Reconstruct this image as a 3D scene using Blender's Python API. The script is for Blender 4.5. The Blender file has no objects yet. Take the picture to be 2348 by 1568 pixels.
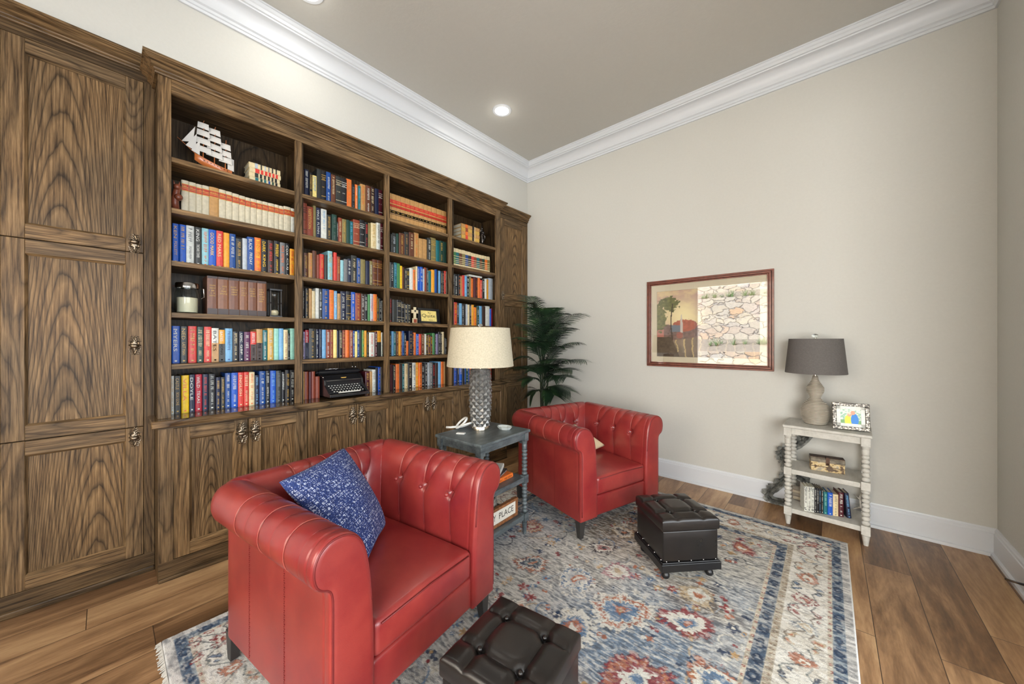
import bpy, bmesh, math, random
import numpy as np
from mathutils import Vector, Matrix
PI = math.pi; R = math.radians
S = bpy.context.scene
COL = S.collection
rnd = random.Random(7)

# ---------------------------------------------------------------- camera
FPX, CX, CY, HC, YAW = 822.5, 1174.0, 781.5, 1.30, 41.42
cd = bpy.data.cameras.new('camera'); cam = bpy.data.objects.new('camera', cd); COL.objects.link(cam)
cam.location = (0, 0, HC); cam.rotation_euler = (R(90), 0, R(YAW))
cd.sensor_width = 36; cd.lens = 36 * FPX / 2348; cd.shift_y = (CY - 784) / 2348; cd.clip_start = .02
S.camera = cam
# ---------------------------------------------------------------- light and exposure
S.view_settings.view_transform = 'Standard'; S.view_settings.look = 'None'
S.view_settings.gamma = 1; S.view_settings.use_curve_mapping = False
S.view_settings.exposure = 0.47
S.cycles.max_bounces = 7; S.cycles.diffuse_bounces = 4; S.cycles.glossy_bounces = 3
S.cycles.transmission_bounces = 5; S.cycles.transparent_max_bounces = 6
S.cycles.sample_clamp_indirect = 4; S.cycles.caustics_reflective = False; S.cycles.caustics_refractive = False
W = bpy.data.worlds.new('sky'); S.world = W; W.use_nodes = True
W.node_tree.nodes['Background'].inputs[0].default_value = (.75, .86, 1, 1)
W.node_tree.nodes['Background'].inputs[1].default_value = 2.2
def lamp(name, typ, loc, rot, energy, color=(1, 1, 1), **k):
    l = bpy.data.lights.new(name, typ); l.energy = energy; l.color = color
    for a, b in k.items(): setattr(l, a, b)
    o = bpy.data.objects.new(name, l); COL.objects.link(o); o.location = loc; o.rotation_euler = rot
    return o
# daylight through the windows behind the photographer and the open side of the room
lamp('window_daylight', 'AREA', (1.75, -1.93, 1.45), (R(90), 0, 0), 118, (.90, .96, 1), shape='RECTANGLE', size=2.2, size_y=2.1)
lamp('window_daylight', 'AREA', (3.93, .6, 1.55), (R(90), 0, R(90)), 104, (.96, .99, 1), shape='RECTANGLE', size=3.6, size_y=2.4)
lamp('window_daylight', 'AREA', (-1.2, -1.93, 1.65), (R(90), 0, 0), 22, (.84, .91, 1), shape='RECTANGLE', size=.01, size_y=.01) if 0 else None
# sun from over the house onto the stone wall outside
lamp('sun', 'SUN', (0, 0, 9), (R(-38), 0, R(18)), 50, (1, .96, .88), angle=.009)

# ---------------------------------------------------------------- helpers
def P(u, v):
    c, s = math.cos(R(YAW)), math.sin(R(YAW))
    return Vector((-s, c, 0)) + Vector((c, s, 0)) * ((u - CX) / FPX) - Vector((0, 0, 1)) * ((v - CY) / FPX)
def onX(u, v, x): d = P(u, v); t = x / d.x; return Vector((x, d.y * t, HC + d.z * t))
def onY(u, v, y): d = P(u, v); t = y / d.y; return Vector((d.x * t, y, HC + d.z * t))
def onZ(u, v, z): d = P(u, v); t = (z - HC) / d.z; return Vector((d.x * t, d.y * t, z))

WM = {}
def tag(o, label=None, cat=None, group=None, kind=None):
    if label: o['label'] = label
    if cat: o['category'] = cat
    if group: o['group'] = group
    if kind: o['kind'] = kind
    return o
def thing(name, label, cat, loc=(0, 0, 0), rz=0, group=None):
    o = bpy.data.objects.new(name, None); COL.objects.link(o); o.empty_display_size = .05
    o.location = loc; o.rotation_euler = (0, 0, rz)
    WM[o.name] = Matrix.Translation(Vector(loc)) @ Matrix.Rotation(rz, 4, 'Z')
    return tag(o, label, cat, group)

class MB:
    def __init__(s): s.v = []; s.f = []; s.m = []; s.vc = None; s.M = None
    def add(s, vs, fs, m=0):
        k = len(s.v)
        if s.M is not None: vs = [s.M @ Vector(p) for p in vs]
        s.v += [tuple(p) for p in vs]; s.f += [[i + k for i in f] for f in fs]; s.m += [m] * len(fs); return s
    def box(s, x0, x1, y0, y1, z0, z1, m=0):
        return s.add([(x0, y0, z0), (x1, y0, z0), (x1, y1, z0), (x0, y1, z0), (x0, y0, z1), (x1, y0, z1), (x1, y1, z1), (x0, y1, z1)],
                     [(0, 3, 2, 1), (4, 5, 6, 7), (0, 1, 5, 4), (1, 2, 6, 5), (2, 3, 7, 6), (3, 0, 4, 7)], m)
    def quad(s, a, b, c, d, m=0): return s.add([a, b, c, d], [(0, 1, 2, 3)], m)
    def lathe(s, prof, c=(0, 0, 0), seg=24, m=0, sx=1, sy=1, rot=0, cap=True):
        vs = [(c[0] + r * sx * math.cos(rot + 2 * PI * j / seg), c[1] + r * sy * math.sin(rot + 2 * PI * j / seg), c[2] + z) for r, z in prof for j in range(seg)]
        fs = [(i * seg + j, i * seg + (j + 1) % seg, (i + 1) * seg + (j + 1) % seg, (i + 1) * seg + j) for i in range(len(prof) - 1) for j in range(seg)]
        if cap:
            fs.append(list(range(seg))[::-1]); n = (len(prof) - 1) * seg; fs.append(list(range(n, n + seg)))
        return s.add(vs, fs, m)
    def tube(s, pts, r, seg=8, m=0, closed=False):
        pts = [Vector(p) for p in pts]; n = len(pts); rs = r if isinstance(r, (list, tuple)) else [r] * n
        up = Vector((0, 0, 1)); vs = []; prev = None
        for i, p in enumerate(pts):
            a = pts[(i - 1) % n] if (closed or i > 0) else p; b = pts[(i + 1) % n] if (closed or i < n - 1) else p
            t = (b - a).normalized() if (b - a).length > 1e-9 else Vector((0, 0, 1))
            if prev is None: q = t.cross(up) if abs(t.dot(up)) < .95 else t.cross(Vector((1, 0, 0)))
            else: q = prev - t * prev.dot(t)
            q.normalize(); prev = q; w = t.cross(q)
            for j in range(seg):
                an = 2 * PI * j / seg; vs.append(p + (q * math.cos(an) + w * math.sin(an)) * rs[i])
        k = n if closed else n - 1
        fs = [(i * seg + j, i * seg + (j + 1) % seg, ((i + 1) % n) * seg + (j + 1) % seg, ((i + 1) % n) * seg + j) for i in range(k) for j in range(seg)]
        if not closed: fs += [list(range(seg))[::-1], list(range((n - 1) * seg, n * seg))]
        return s.add(vs, fs, m)
    def sphere(s, c, r, m=0, seg=12, rings=8, sc=(1, 1, 1)):
        pr = [(max(1e-4, math.sin(PI * i / rings)) * r, -math.cos(PI * i / rings) * r * sc[2]) for i in range(rings + 1)]
        return s.lathe(pr, c, seg, m, sc[0], sc[1], cap=False)
    def prism(s, poly, ax, a, b, m=0):   # poly in the other two axes, extruded along ax
        def pt(p, w):
            q = list(p); q.insert(ax, w); return tuple(q)
        n = len(poly); vs = [pt(p, a) for p in poly] + [pt(p, b) for p in poly]
        fs = [list(range(n)), list(range(n, 2 * n))[::-1]] + [(i, i + n, (i + 1) % n + n, (i + 1) % n) for i in range(n)]
        return s.add(vs, fs, m)
    def grid(s, pts, nu, nv, m=0, wrap=False):   # pts[i*nv+j]
        fs = [(i * nv + j, (i + 1) * nv + j, (i + 1) * nv + (j + 1) % nv, i * nv + (j + 1) % nv) for i in range(nu - 1) for j in range(nv if wrap else nv - 1)]
        return s.add(pts, fs, m)
    def build(s, name, mats, parent=None, smooth=None, bevel=0, seg=2, world=False, angle=40, col=None):
        me = bpy.data.meshes.new(name); me.from_pydata(s.v, [], s.f)
        if not isinstance(mats, (list, tuple)): mats = [mats]
        for q in mats: me.materials.append(q)
        me.polygons.foreach_set('material_index', s.m)
        if world and parent is not None: me.transform(WM[parent.name].inverted())
        bm = bmesh.new(); bm.from_mesh(me); bmesh.ops.recalc_face_normals(bm, faces=bm.faces); bm.to_mesh(me); bm.free()
        if smooth:
            me.polygons.foreach_set('use_smooth', [True] * len(me.polygons))
            if smooth != 'all': me.set_sharp_from_angle(angle=R(angle))
        o = bpy.data.objects.new(name, me); COL.objects.link(o)
        if parent is not None: o.parent = parent; WM[o.name] = WM[parent.name]
        else: WM[o.name] = Matrix.Identity(4)
        if bevel:
            b = o.modifiers.new('bevel', 'BEVEL'); b.width = bevel; b.segments = seg; b.limit_method = 'ANGLE'; b.angle_limit = R(40)
        if col is not None:
            at = me.color_attributes.new('col', 'FLOAT_COLOR', 'POINT'); at.data.foreach_set('color', col)
        return o

# ---------------------------------------------------------------- materials
def srgb(r, g, b):
    f = lambda c: c / 12.92 if c <= .04045 else ((c + .055) / 1.055) ** 2.4
    return (f(r / 255), f(g / 255), f(b / 255), 1)
def new(name):
    m = bpy.data.materials.new(name); m.use_nodes = True; nt = m.node_tree
    return m, nt, nt.nodes['Principled BSDF']
def nd(nt, typ, ins=None, **k):
    n = nt.nodes.new('ShaderNode' + typ)
    for a, b in k.items(): setattr(n, a, b)
    for a, b in (ins or {}).items():
        if isinstance(b, bpy.types.NodeSocket): nt.links.new(b, n.inputs[a])
        else: n.inputs[a].default_value = b
    return n
def mth(nt, op, a, b=0.0, c=None, clamp=False):
    n = nd(nt, 'Math', {0: a, 1: b}, operation=op); n.use_clamp = clamp
    if c is not None: n.inputs[2].default_value = c
    return n.outputs[0]
def ramp(nt, fac, stops, interp='LINEAR'):
    n = nd(nt, 'ValToRGB', {0: fac}); r = n.color_ramp; r.interpolation = interp
    while len(r.elements) > 1: r.elements.remove(r.elements[-1])
    r.elements[0].position = stops[0][0]; r.elements[0].color = stops[0][1]
    for p, c in stops[1:]: e = r.elements.new(p); e.color = c
    return n.outputs[0]
def mixc(nt, fac, a, b, mode='MIX'):
    n = nd(nt, 'Mix', data_type='RGBA', blend_type=mode)
    for i, v in ((0, fac), (6, a), (7, b)):
        if isinstance(v, bpy.types.NodeSocket): nt.links.new(v, n.inputs[i])
        else: n.inputs[i].default_value = v
    return n.outputs[2]
def coords(nt, scale=(1, 1, 1), rand=True, kind='Object'):
    tc = nd(nt, 'TexCoord').outputs[kind]
    if rand:
        oi = nd(nt, 'ObjectInfo').outputs['Random']
        v = nd(nt, 'VectorMath', {0: tc, 1: nd(nt, 'CombineXYZ', {0: mth(nt, 'MULTIPLY', oi, 17.3), 1: mth(nt, 'MULTIPLY', oi, 31.7), 2: mth(nt, 'MULTIPLY', oi, 9.1)}).outputs[0]}, operation='ADD').outputs[0]
    else: v = tc
    return nd(nt, 'Mapping', {0: v, 3: scale}).outputs[0]
def bump(nt, b, h, strength=.2, dist=.01):
    n = nd(nt, 'Bump', {'Strength': strength, 'Distance': dist, 'Height': h}); nt.links.new(n.outputs[0], b.inputs['Normal'])
def simple(name, col, rough=.5, metal=0, nscale=0, namp=.15, bmp=0, coat=0, **k):
    m, nt, b = new(name); b.inputs['Roughness'].default_value = rough; b.inputs['Metallic'].default_value = metal
    if coat: b.inputs['Coat Weight'].default_value = coat
    if nscale:
        nz = nd(nt, 'TexNoise', {'Vector': coords(nt), 'Scale': nscale, 'Detail': 4}).outputs[0]
        d = tuple(c * (1 - namp) for c in col[:3]) + (1,); l = tuple(min(1, c * (1 + namp)) for c in col[:3]) + (1,)
        nt.links.new(ramp(nt, nz, [(.3, d), (.7, l)]), b.inputs['Base Color'])
        if bmp: bump(nt, b, nz, bmp, .003)
    else: b.inputs['Base Color'].default_value = col
    for a, v in k.items(): b.inputs[a].default_value = v
    return m

def oak(name, axis='z', panel=False, tone=1.0, gloss=.42):
    """stained oak: long grain along axis, dark pores, cathedral figure on panels"""
    m, nt, b = new(name)
    st = {'z': (1, 1, .035), 'y': (1, .035, 1), 'x': (.035, 1, 1)}[axis]
    v = coords(nt, st)
    fib = nd(nt, 'TexNoise', {'Vector': v, 'Scale': 130, 'Detail': 5, 'Roughness': .65}).outputs[0]
    v2 = coords(nt, {'z': (1, 1, .17), 'y': (1, .13, 1), 'x': (.13, 1, 1)}[axis])
    big = nd(nt, 'TexNoise', {'Vector': v2, 'Scale': 3.0 if panel else 6, 'Detail': 1.0, 'Roughness': .3}).outputs[0]
    wob = nd(nt, 'TexNoise', {'Vector': v2, 'Scale': 30, 'Detail': 2}).outputs[0]
    ph = mth(nt, 'ADD', mth(nt, 'MULTIPLY', big, 30 if panel else 14), mth(nt, 'MULTIPLY', wob, .9))
    if panel and tone == 1.0:
        g = nd(nt, 'SeparateXYZ', {0: nd(nt, 'TexCoord').outputs['Generated']}); rn = nd(nt, 'ObjectInfo').outputs['Random']
        yc = mth(nt, 'SUBTRACT', g.outputs[1], mth(nt, 'ADD', mth(nt, 'MULTIPLY', rn, .4), .3)); par = mth(nt, 'MULTIPLY', mth(nt, 'MULTIPLY', yc, yc), 42)
        ph = mth(nt, 'ADD', mth(nt, 'ADD', par, mth(nt, 'MULTIPLY', g.outputs[2], 5.5)), mth(nt, 'ADD', mth(nt, 'MULTIPLY', big, 9), mth(nt, 'MULTIPLY', wob, .7)))
    ring = mth(nt, 'FRACT', ph)
    q0 = .16 if panel else .28; lines = ramp(nt, ring, [(0, (q0, q0, q0, 1)), (.16, (.7, .7, .7, 1)), (.7, (1, 1, 1, 1)), (.94, (.55, .55, .55, 1)), (1, (q0, q0, q0, 1))])
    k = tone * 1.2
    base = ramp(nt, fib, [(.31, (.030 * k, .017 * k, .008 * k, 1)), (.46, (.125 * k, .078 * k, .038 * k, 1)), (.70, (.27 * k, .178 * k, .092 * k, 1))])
    c = mixc(nt, .9 if panel else .75, base, lines, 'MULTIPLY')
    blotch = nd(nt, 'TexNoise', {'Vector': coords(nt), 'Scale': 2.3, 'Detail': 2}).outputs[0]
    c = mixc(nt, 1, c, ramp(nt, blotch, [(.3, (.72, .74, .78, 1)), (.7, (1.2, 1.12, 1.0, 1))]), 'MULTIPLY')
    nt.links.new(c, b.inputs['Base Color']); b.inputs['Roughness'].default_value = gloss
    b.inputs['Specular IOR Level'].default_value = .5 if gloss < .2 else .22
    bump(nt, b, mth(nt, 'MULTIPLY', fib, ring), .25, .0012)
    return m
OV, OH, OP = oak('oak_vertical', 'z'), oak('oak_horizontal', 'y'), oak('oak_panel', 'z', True)
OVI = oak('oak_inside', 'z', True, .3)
OTOP = oak('oak_counter', 'y', True, .8, .07)
OVD, OHD = oak('oak_vertical_dark', 'z', False, .62), oak('oak_horizontal_dark', 'y', False, .55)

def wallmat(name, col, bs=.12, sc=60):
    m, nt, b = new(name); b.inputs['Roughness'].default_value = .72
    n = nd(nt, 'TexNoise', {'Vector': coords(nt, rand=False), 'Scale': sc, 'Detail': 4, 'Roughness': .6}).outputs[0]
    nt.links.new(ramp(nt, n, [(.3, tuple(c * .97 for c in col[:3]) + (1,)), (.7, col)]), b.inputs['Base Color'])
    bump(nt, b, n, bs, .006); return m
WALL = wallmat('painted_wall', (.585, .583, .548, 1)); CEIL = wallmat('painted_ceiling', (.575, .568, .53, 1), .15, 45)
TRIM = simple('white_trim', (.67, .70, .74, 1), .38)

def floormat():
    m, nt, b = new('plank_floor')
    tc = nd(nt, 'TexCoord').outputs['Object']; xyz = nd(nt, 'SeparateXYZ', {0: tc})
    x, y = xyz.outputs[0], xyz.outputs[1]; PW, PL = .19, 1.22
    ix = mth(nt, 'FLOOR', mth(nt, 'DIVIDE', mth(nt, 'SUBTRACT', x, .155), PW))
    off = nd(nt, 'TexWhiteNoise', {'W': ix}, noise_dimensions='1D').outputs[0]
    yy = mth(nt, 'ADD', mth(nt, 'DIVIDE', y, PL), off); iy = mth(nt, 'FLOOR', yy)
    cell = nd(nt, 'TexWhiteNoise', {'Vector': nd(nt, 'CombineXYZ', {0: ix, 1: iy}).outputs[0]}, noise_dimensions='3D')
    rv = cell.outputs[0]
    v = nd(nt, 'VectorMath', {0: nd(nt, 'Mapping', {0: tc, 3: (1, .14, 1)}).outputs[0], 1: nd(nt, 'VectorMath', {0: cell.outputs[1], 'Scale': 20.0}, operation='SCALE').outputs[0]}, operation='ADD').outputs[0]
    n1 = nd(nt, 'TexNoise', {'Vector': v, 'Scale': 9, 'Detail': 6, 'Roughness': .62, 'Distortion': .8}).outputs[0]
    n2 = nd(nt, 'TexNoise', {'Vector': v, 'Scale': 90, 'Detail': 4, 'Roughness': .6}).outputs[0]
    n3 = nd(nt, 'TexNoise', {'Vector': v, 'Scale': 3.2, 'Detail': 2}).outputs[0]
    t = mth(nt, 'ADD', mth(nt, 'MULTIPLY', n1, .68), mth(nt, 'MULTIPLY', n2, .2))
    t = mth(nt, 'ADD', t, mth(nt, 'MULTIPLY', mth(nt, 'SUBTRACT', rv, .5), .2))
    t = mth(nt, 'ADD', t, mth(nt, 'MULTIPLY', mth(nt, 'SUBTRACT', n3, .5), .35))
    c = ramp(nt, t, [(.20, (.055, .028, .014, 1)), (.36, (.19, .100, .046, 1)), (.48, (.36, .205, .10, 1)), (.64, (.56, .36, .185, 1))])
    fx = mth(nt, 'FRACT', mth(nt, 'DIVIDE', mth(nt, 'SUBTRACT', x, .155), PW)); fy = mth(nt, 'FRACT', yy)
    ex = mth(nt, 'LESS_THAN', mth(nt, 'ABSOLUTE', mth(nt, 'SUBTRACT', fx, .5)), .4925); ey = mth(nt, 'LESS_THAN', mth(nt, 'ABSOLUTE', mth(nt, 'SUBTRACT', fy, .5)), .4988)
    e = mth(nt, 'MULTIPLY', ex, ey)
    c = mixc(nt, e, (.05, .027, .015, 1), c)
    nt.links.new(c, b.inputs['Base Color']); b.inputs['Roughness'].default_value = .36
    bump(nt, b, mth(nt, 'ADD', mth(nt, 'MULTIPLY', n2, .3), e), .25, .0015); return m
FLOOR = floormat()

# ---------------------------------------------------------------- room shell
XL, YB, XR, YF, ZC, XE = -2.885, 3.564, .765, -2.0, 3.50, 4.0
def struct(name, mb, mats, **k): o = mb.build(name, mats, **k); o['kind'] = 'structure'; return o
struct('floor', MB().box(-3.4, XE, YF - .15, YB + .15, -.12, 0), FLOOR)
struct('ceiling', MB().box(-3.4, XE, YF - .15, YB + .15, ZC, ZC + .12), CEIL)
struct('wall_left', MB().box(-3.4, -3.25, YF, YB, 0, ZC).box(-3.26, XL, YF, YB, 2.83, ZC).box(-3.26, XL, YF, -.40, 0, 2.83), WALL)
struct('wall_back', MB().box(-3.4, XE, YB, YB + .15, 0, ZC), WALL)
# short wall to the right of the photographer; the room opens beyond it
struct('wall_right', MB().box(XR, XR + .12, 2.1, YB, 0, ZC).box(XR, XR + .12, YF, 2.1, 2.75, ZC), WALL)
# window wall behind the photographer: openings cut by building it from pieces
wf = MB()
w1 = (-2.35, -.15, .72, 2.6); w2 = (.62 + .1, 2.85, .4, 2.5)
xs = [-3.4, w1[0], w1[1], w2[0] + .1, w2[1], XE]
y0, y1 = YF - .15, YF
wf.box(-3.4, w1[0], y0, y1, 0, ZC).box(w1[0], w1[1], y0, y1, 0, w1[2]).box(w1[0], w1[1], y0, y1, w1[3], ZC)
wf.box(w1[1], w2[0], y0, y1, 0, ZC).box(w2[0], w2[1], y0, y1, 0, w2[2]).box(w2[0], w2[1], y0, y1, w2[3], ZC).box(w2[1], XE, y0, y1, 0, ZC)
struct('wall_front', wf, WALL)
struct('wall_right', MB().box(XE, XE + .12, YF - .15, -1.3, 0, ZC).box(XE, XE + .12, 2.5, YB + .15, 0, ZC).box(XE, XE + .12, -1.3, 2.5, 0, .3).box(XE, XE + .12, -1.3, 2.5, 2.8, ZC), WALL)
def winframe(n, x0, x1, z0, z1):
    b = MB(); t = .05
    b.box(x0, x1, YF - .12, YF - .06, z0, z0 + t).box(x0, x1, YF - .12, YF - .06, z1 - t, z1).box(x0, x0 + t, YF - .12, YF - .06, z0, z1).box(x1 - t, x1, YF - .12, YF - .06, z0, z1)
    return struct(n, b, TRIM)
winframe('window_1', *w1); winframe('window_2', *w2)

def extr(mb, prof, path, closed=False, m=0):
    """sweep a profile (n, z) along a horizontal path with mitred corners; n is to the LEFT of travel"""
    pts = [Vector((p[0], p[1])) for p in path]; n = len(pts); k = len(prof); vs = []
    for i, p in enumerate(pts):
        def nrm(a, b): d = (b - a).normalized(); return Vector((-d.y, d.x))
        if 0 < i < n - 1:
            a, b = nrm(pts[i - 1], p), nrm(p, pts[i + 1]); q = (a + b); q = q / (1 + a.dot(b))
        else: q = nrm(pts[0], pts[1]) if i == 0 else nrm(pts[-2], pts[-1])
        for (o, z) in prof: vs.append((p.x + q.x * o, p.y + q.y * o, z))
    fs = [(i * k + j, i * k + (j + 1) % k, (i + 1) * k + (j + 1) % k, (i + 1) * k + j) for i in range(n - 1) for j in range(k)]
    fs += [list(range(k)), list(range((n - 1) * k, n * k))[::-1]]
    mb.add(vs, fs, m); return mb
# crown moulding: path runs left wall, back wall, right wall (room to the right, so offsets are negative)
def crown(z):
    c = [(0, z), (0, z - .19), (-.012, z - .19), (-.014, z - .175), (-.022, z - .172), (-.022, z - .155), (-.032, z - .15)]
    for i in range(7): a = i / 6; c.append((-.035 - .07 * (1 - math.cos(a * PI / 2)) , z - .148 + .085 * math.sin(a * PI / 2)))
    c += [(-.108, z - .055), (-.118, z - .052), (-.122, z - .035), (-.13, z - .028), (-.134, z - .012), (-.14, z - .010), (-.14, z)]
    return c
struct('trim_1', extr(MB(), crown(ZC), [(XL, YF), (XL, YB), (XR, YB), (XR, YF)]), TRIM, smooth=True, angle=25)
bb = [(0, 0), (0, .165), (-.006, .165), (-.008, .158), (-.013, .152), (-.013, .138), (-.017, .134), (-.017, .022), (-.03, .018), (-.032, .006), (-.032, 0)]
struct('baseboard_back', extr(MB(), bb, [(-2.87, YB), (XR, YB), (XR, 2.1)]), TRIM)

# recessed ceiling lights
EM = bpy.data.materials.new('lit_lens'); EM.use_nodes = True
e = EM.node_tree.nodes['Principled BSDF']; e.inputs['Emission Color'].default_value = (1, .97, .9, 1); e.inputs['Emission Strength'].default_value = 14
for i, (x, y) in enumerate(((-2.337, 2.504), (-2.45, .84))):
    t = thing('recessed_light', ['round recessed ceiling light shining above the far end of the bookcase', 'second recessed ceiling light above the near end of the bookcase'][i], 'ceiling light', (x, y, ZC), group=None)
    MB().lathe([(.062, -.001), (.066, -.008), (.088, -.007), (.092, 0), (.06, 0)], seg=40, cap=False).build('trim_ring', TRIM, t, smooth=True)
    MB().lathe([(.064, -.003), (.05, -.007), (.025, -.009), (.001, -.01)], seg=40, cap=False).build('lens', EM, t, smooth='all')
    lamp('downlight', 'AREA', (x, y, ZC - .012), (0, 0, 0), 2.2, (1, .95, .86), shape='DISK', size=.11)
    lamp('added_ceiling_glow', 'POINT', (x, y, ZC - .10), (0, 0, 0), .3, (1, .95, .86), shadow_soft_size=.05)  # unseen point lamp added to brighten the ceiling round the fitting
# ---------------------------------------------------------------- built-in oak cabinetry
XM, XT = -2.70, -2.88            # front planes: breakfront middle, side cabinets
ZS = [2.312, 2.033, 1.742, 1.457, 1.171, .878]   # shelf tops, last is the counter
BAYS = [(.239, .848), (.891, 1.50), (1.541, 2.155), (2.195, 2.80)]
BRONZE = simple('antique_bronze', (.25, .20, .145, 1), .36, 1)
def corn(z0, z1, pr):
    h = z1 - z0
    return [(0, z0), (-.012, z0), (-.014, z0 + .10 * h), (-.008, z0 + .16 * h), (-.016, z0 + .22 * h), (-.018, z0 + .3 * h), (-.03 * pr / .06, z0 + .36 * h), (-.026 * pr / .06, z0 + .5 * h),
            (-.038 * pr / .06, z0 + .66 * h), (-.052 * pr / .06, z0 + .76 * h), (-.052 * pr / .06, z0 + .82 * h), (-pr, z0 + .84 * h), (-pr, z1), (0, z1)]

def door(parent, x, y0, y1, z0, z1, st=.066, hinge='', g=.0022):
    y0 += g; y1 -= g; z0 += g; z1 -= g; a, c = x - .02, x
    b = MB()
    b.box(a, c, y0, y0 + st, z0, z1, 0).box(a, c, y1 - st, y1, z0, z1, 0)
    b.box(a, c, y0 + st, y1 - st, z0, z0 + st, 1).box(a, c, y0 + st, y1 - st, z1 - st, z1, 1)
    i0, i1, k0, k1, w = y0 + st, y1 - st, z0 + st, z1 - st, .009
    # ogee bead round the recess
    o = [(c - .001, i0, k0), (c - .001, i1, k0), (c - .001, i1, k1), (c - .001, i0, k1)]; q = [(c - .010, i0 + w, k0 + w), (c - .010, i1 - w, k0 + w), (c - .010, i1 - w, k1 - w), (c - .010, i0 + w, k1 - w)]
    for k in range(4): b.quad(o[k], o[(k + 1) % 4], q[(k + 1) % 4], q[k], 0 if k % 2 else 1)
    d = b.build('door', [OV, OH], parent, bevel=.0015, seg=1, world=True)
    pn = MB().box(a + .002, c - .0125, i0 + .001, i1 - .001, k0 + .001, k1 - .001).build('door_panel', OP, d, world=True)
    return d
def handle_mesh(h=.118, w=.05):
    b = MB(); n = 40; ring = []
    for i in range(n):
        a = 2 * PI * i / n; t = abs(math.cos(a)) ** 1.4
        r = (w / 2) * (1 + .16 * math.cos(8 * a)) / (abs(math.sin(a)) ** 1.25 + (w / h) * abs(math.cos(a)) ** 1.25 + .06) * .93
        ring.append((r * math.sin(a), r * math.cos(a)))
    vs = [(.001, y, z) for y, z in ring] + [(.0045, y * .84, z * .84) for y, z in ring] + [(.0025, y * .66, z * .66) for y, z in ring] + [(.0055, y * .42, z * .42) for y, z in ring] + [(.004, 0, 0)]
    fs = [(k * n + i, k * n + (i + 1) % n, (k + 1) * n + (i + 1) % n, (k + 1) * n + i) for k in range(3) for i in range(n)] + [(3 * n + i, 3 * n + (i + 1) % n, 4 * n) for i in range(n)]
    b.add(vs, fs)
    for s in (-1, 1):
        for k in range(3):    # leaf scrolls
            zc = s * (.018 + .013 * k); rr = .0095 - .002 * k
            for t in (-1, 1): b.tube([(.006, t * (.004 + rr * (1 - math.cos(q))), zc + s * rr * math.sin(q)) for q in [j * PI / 5 for j in range(6)]], .0017, 5)
    b.lathe([(.006, 0), (.005, .006), (.005, .012)], seg=10); b.M = None
    return b
def knob(parent, x, y, z, drop=0, k=1.0):
    b = handle_mesh(); b.v = [(x + p[0] * k, y + p[1] * k, z - drop + p[2] * k) for p in b.v]
    o = b.build('handle_plate', BRONZE, parent, smooth=True, world=True)
    m = MB().sphere((x + .018, y, z), .0135 * k, 0, 16, 10, (.8, 1.25, .85)); m.tube([(x + .002, y, z), (x + .014, y, z)], .005, 8)
    m.build('knob', BRONZE, parent, smooth='all', world=True)

# open bookcase
bc = thing('bookcase', 'wide built-in dark oak open bookcase with four bays of shelves along the wall', 'bookcase', (XM, .186, .878))
yA, yB = .186, 2.865
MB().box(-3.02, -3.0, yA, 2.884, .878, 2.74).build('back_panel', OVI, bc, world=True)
MB().box(-3.0, XM - .02, yA, yB, 2.657, 2.70).box(-3.0, XM - .02, yA, yB, 2.72, 2.80).build('top_panel', OHD, bc, world=True)
stiles = [(yA, .239), (.848, .891), (1.50, 1.541), (2.155, 2.195), (2.80, yB)]
for i, (a, b_) in enumerate(stiles):
    MB().box(XM - .02, XM, a, b_, .878, 2.74 if i in (0, 4) else 2.656).build('stile', OV, bc, bevel=.0015, seg=1, world=True)
    q, r_ = [(.187, .238), (.889, .905), (1.542, 1.557), (2.215, 2.231), (2.865, 2.884)][i]
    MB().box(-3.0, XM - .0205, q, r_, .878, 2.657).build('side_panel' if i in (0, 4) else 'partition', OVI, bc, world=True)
MB().box(XM - .02, XM, .239, 2.80, 2.656, 2.74).build('top_rail', OH, bc, bevel=.0015, seg=1, world=True)
IN = [(.239, .888), (.9055, 1.541), (1.558, 2.214), (2.2315, 2.864)]
for (a, b_), (ia, ib) in zip(BAYS, IN):
    for z in ZS[:5]:
        MB().box(-3.0, XM - .0205, ia, ib, z - .028, z).box(XM - .0205, XM - .006, a, b_, z - .028, z).build('shelf', OH, bc, bevel=.0015, seg=1, world=True)
extr(MB(), corn(2.733, 2.815, .06), [(XT - .004, yA), (XM, yA), (XM, yB), (XT - .004, yB)]).build('cornice', OH, bc, smooth=True, angle=30, world=True)

# worktop over the base cabinets
tp = MB().box(-2.876, -2.634, .158, 2.968, .838, .878).box(-3.02, -2.876, .19, 2.86, .838, .878)
tag(tp.build('countertop', OTOP, None, bevel=.004, seg=2), 'polished dark oak countertop running under the open bookshelves', 'countertop')

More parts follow.
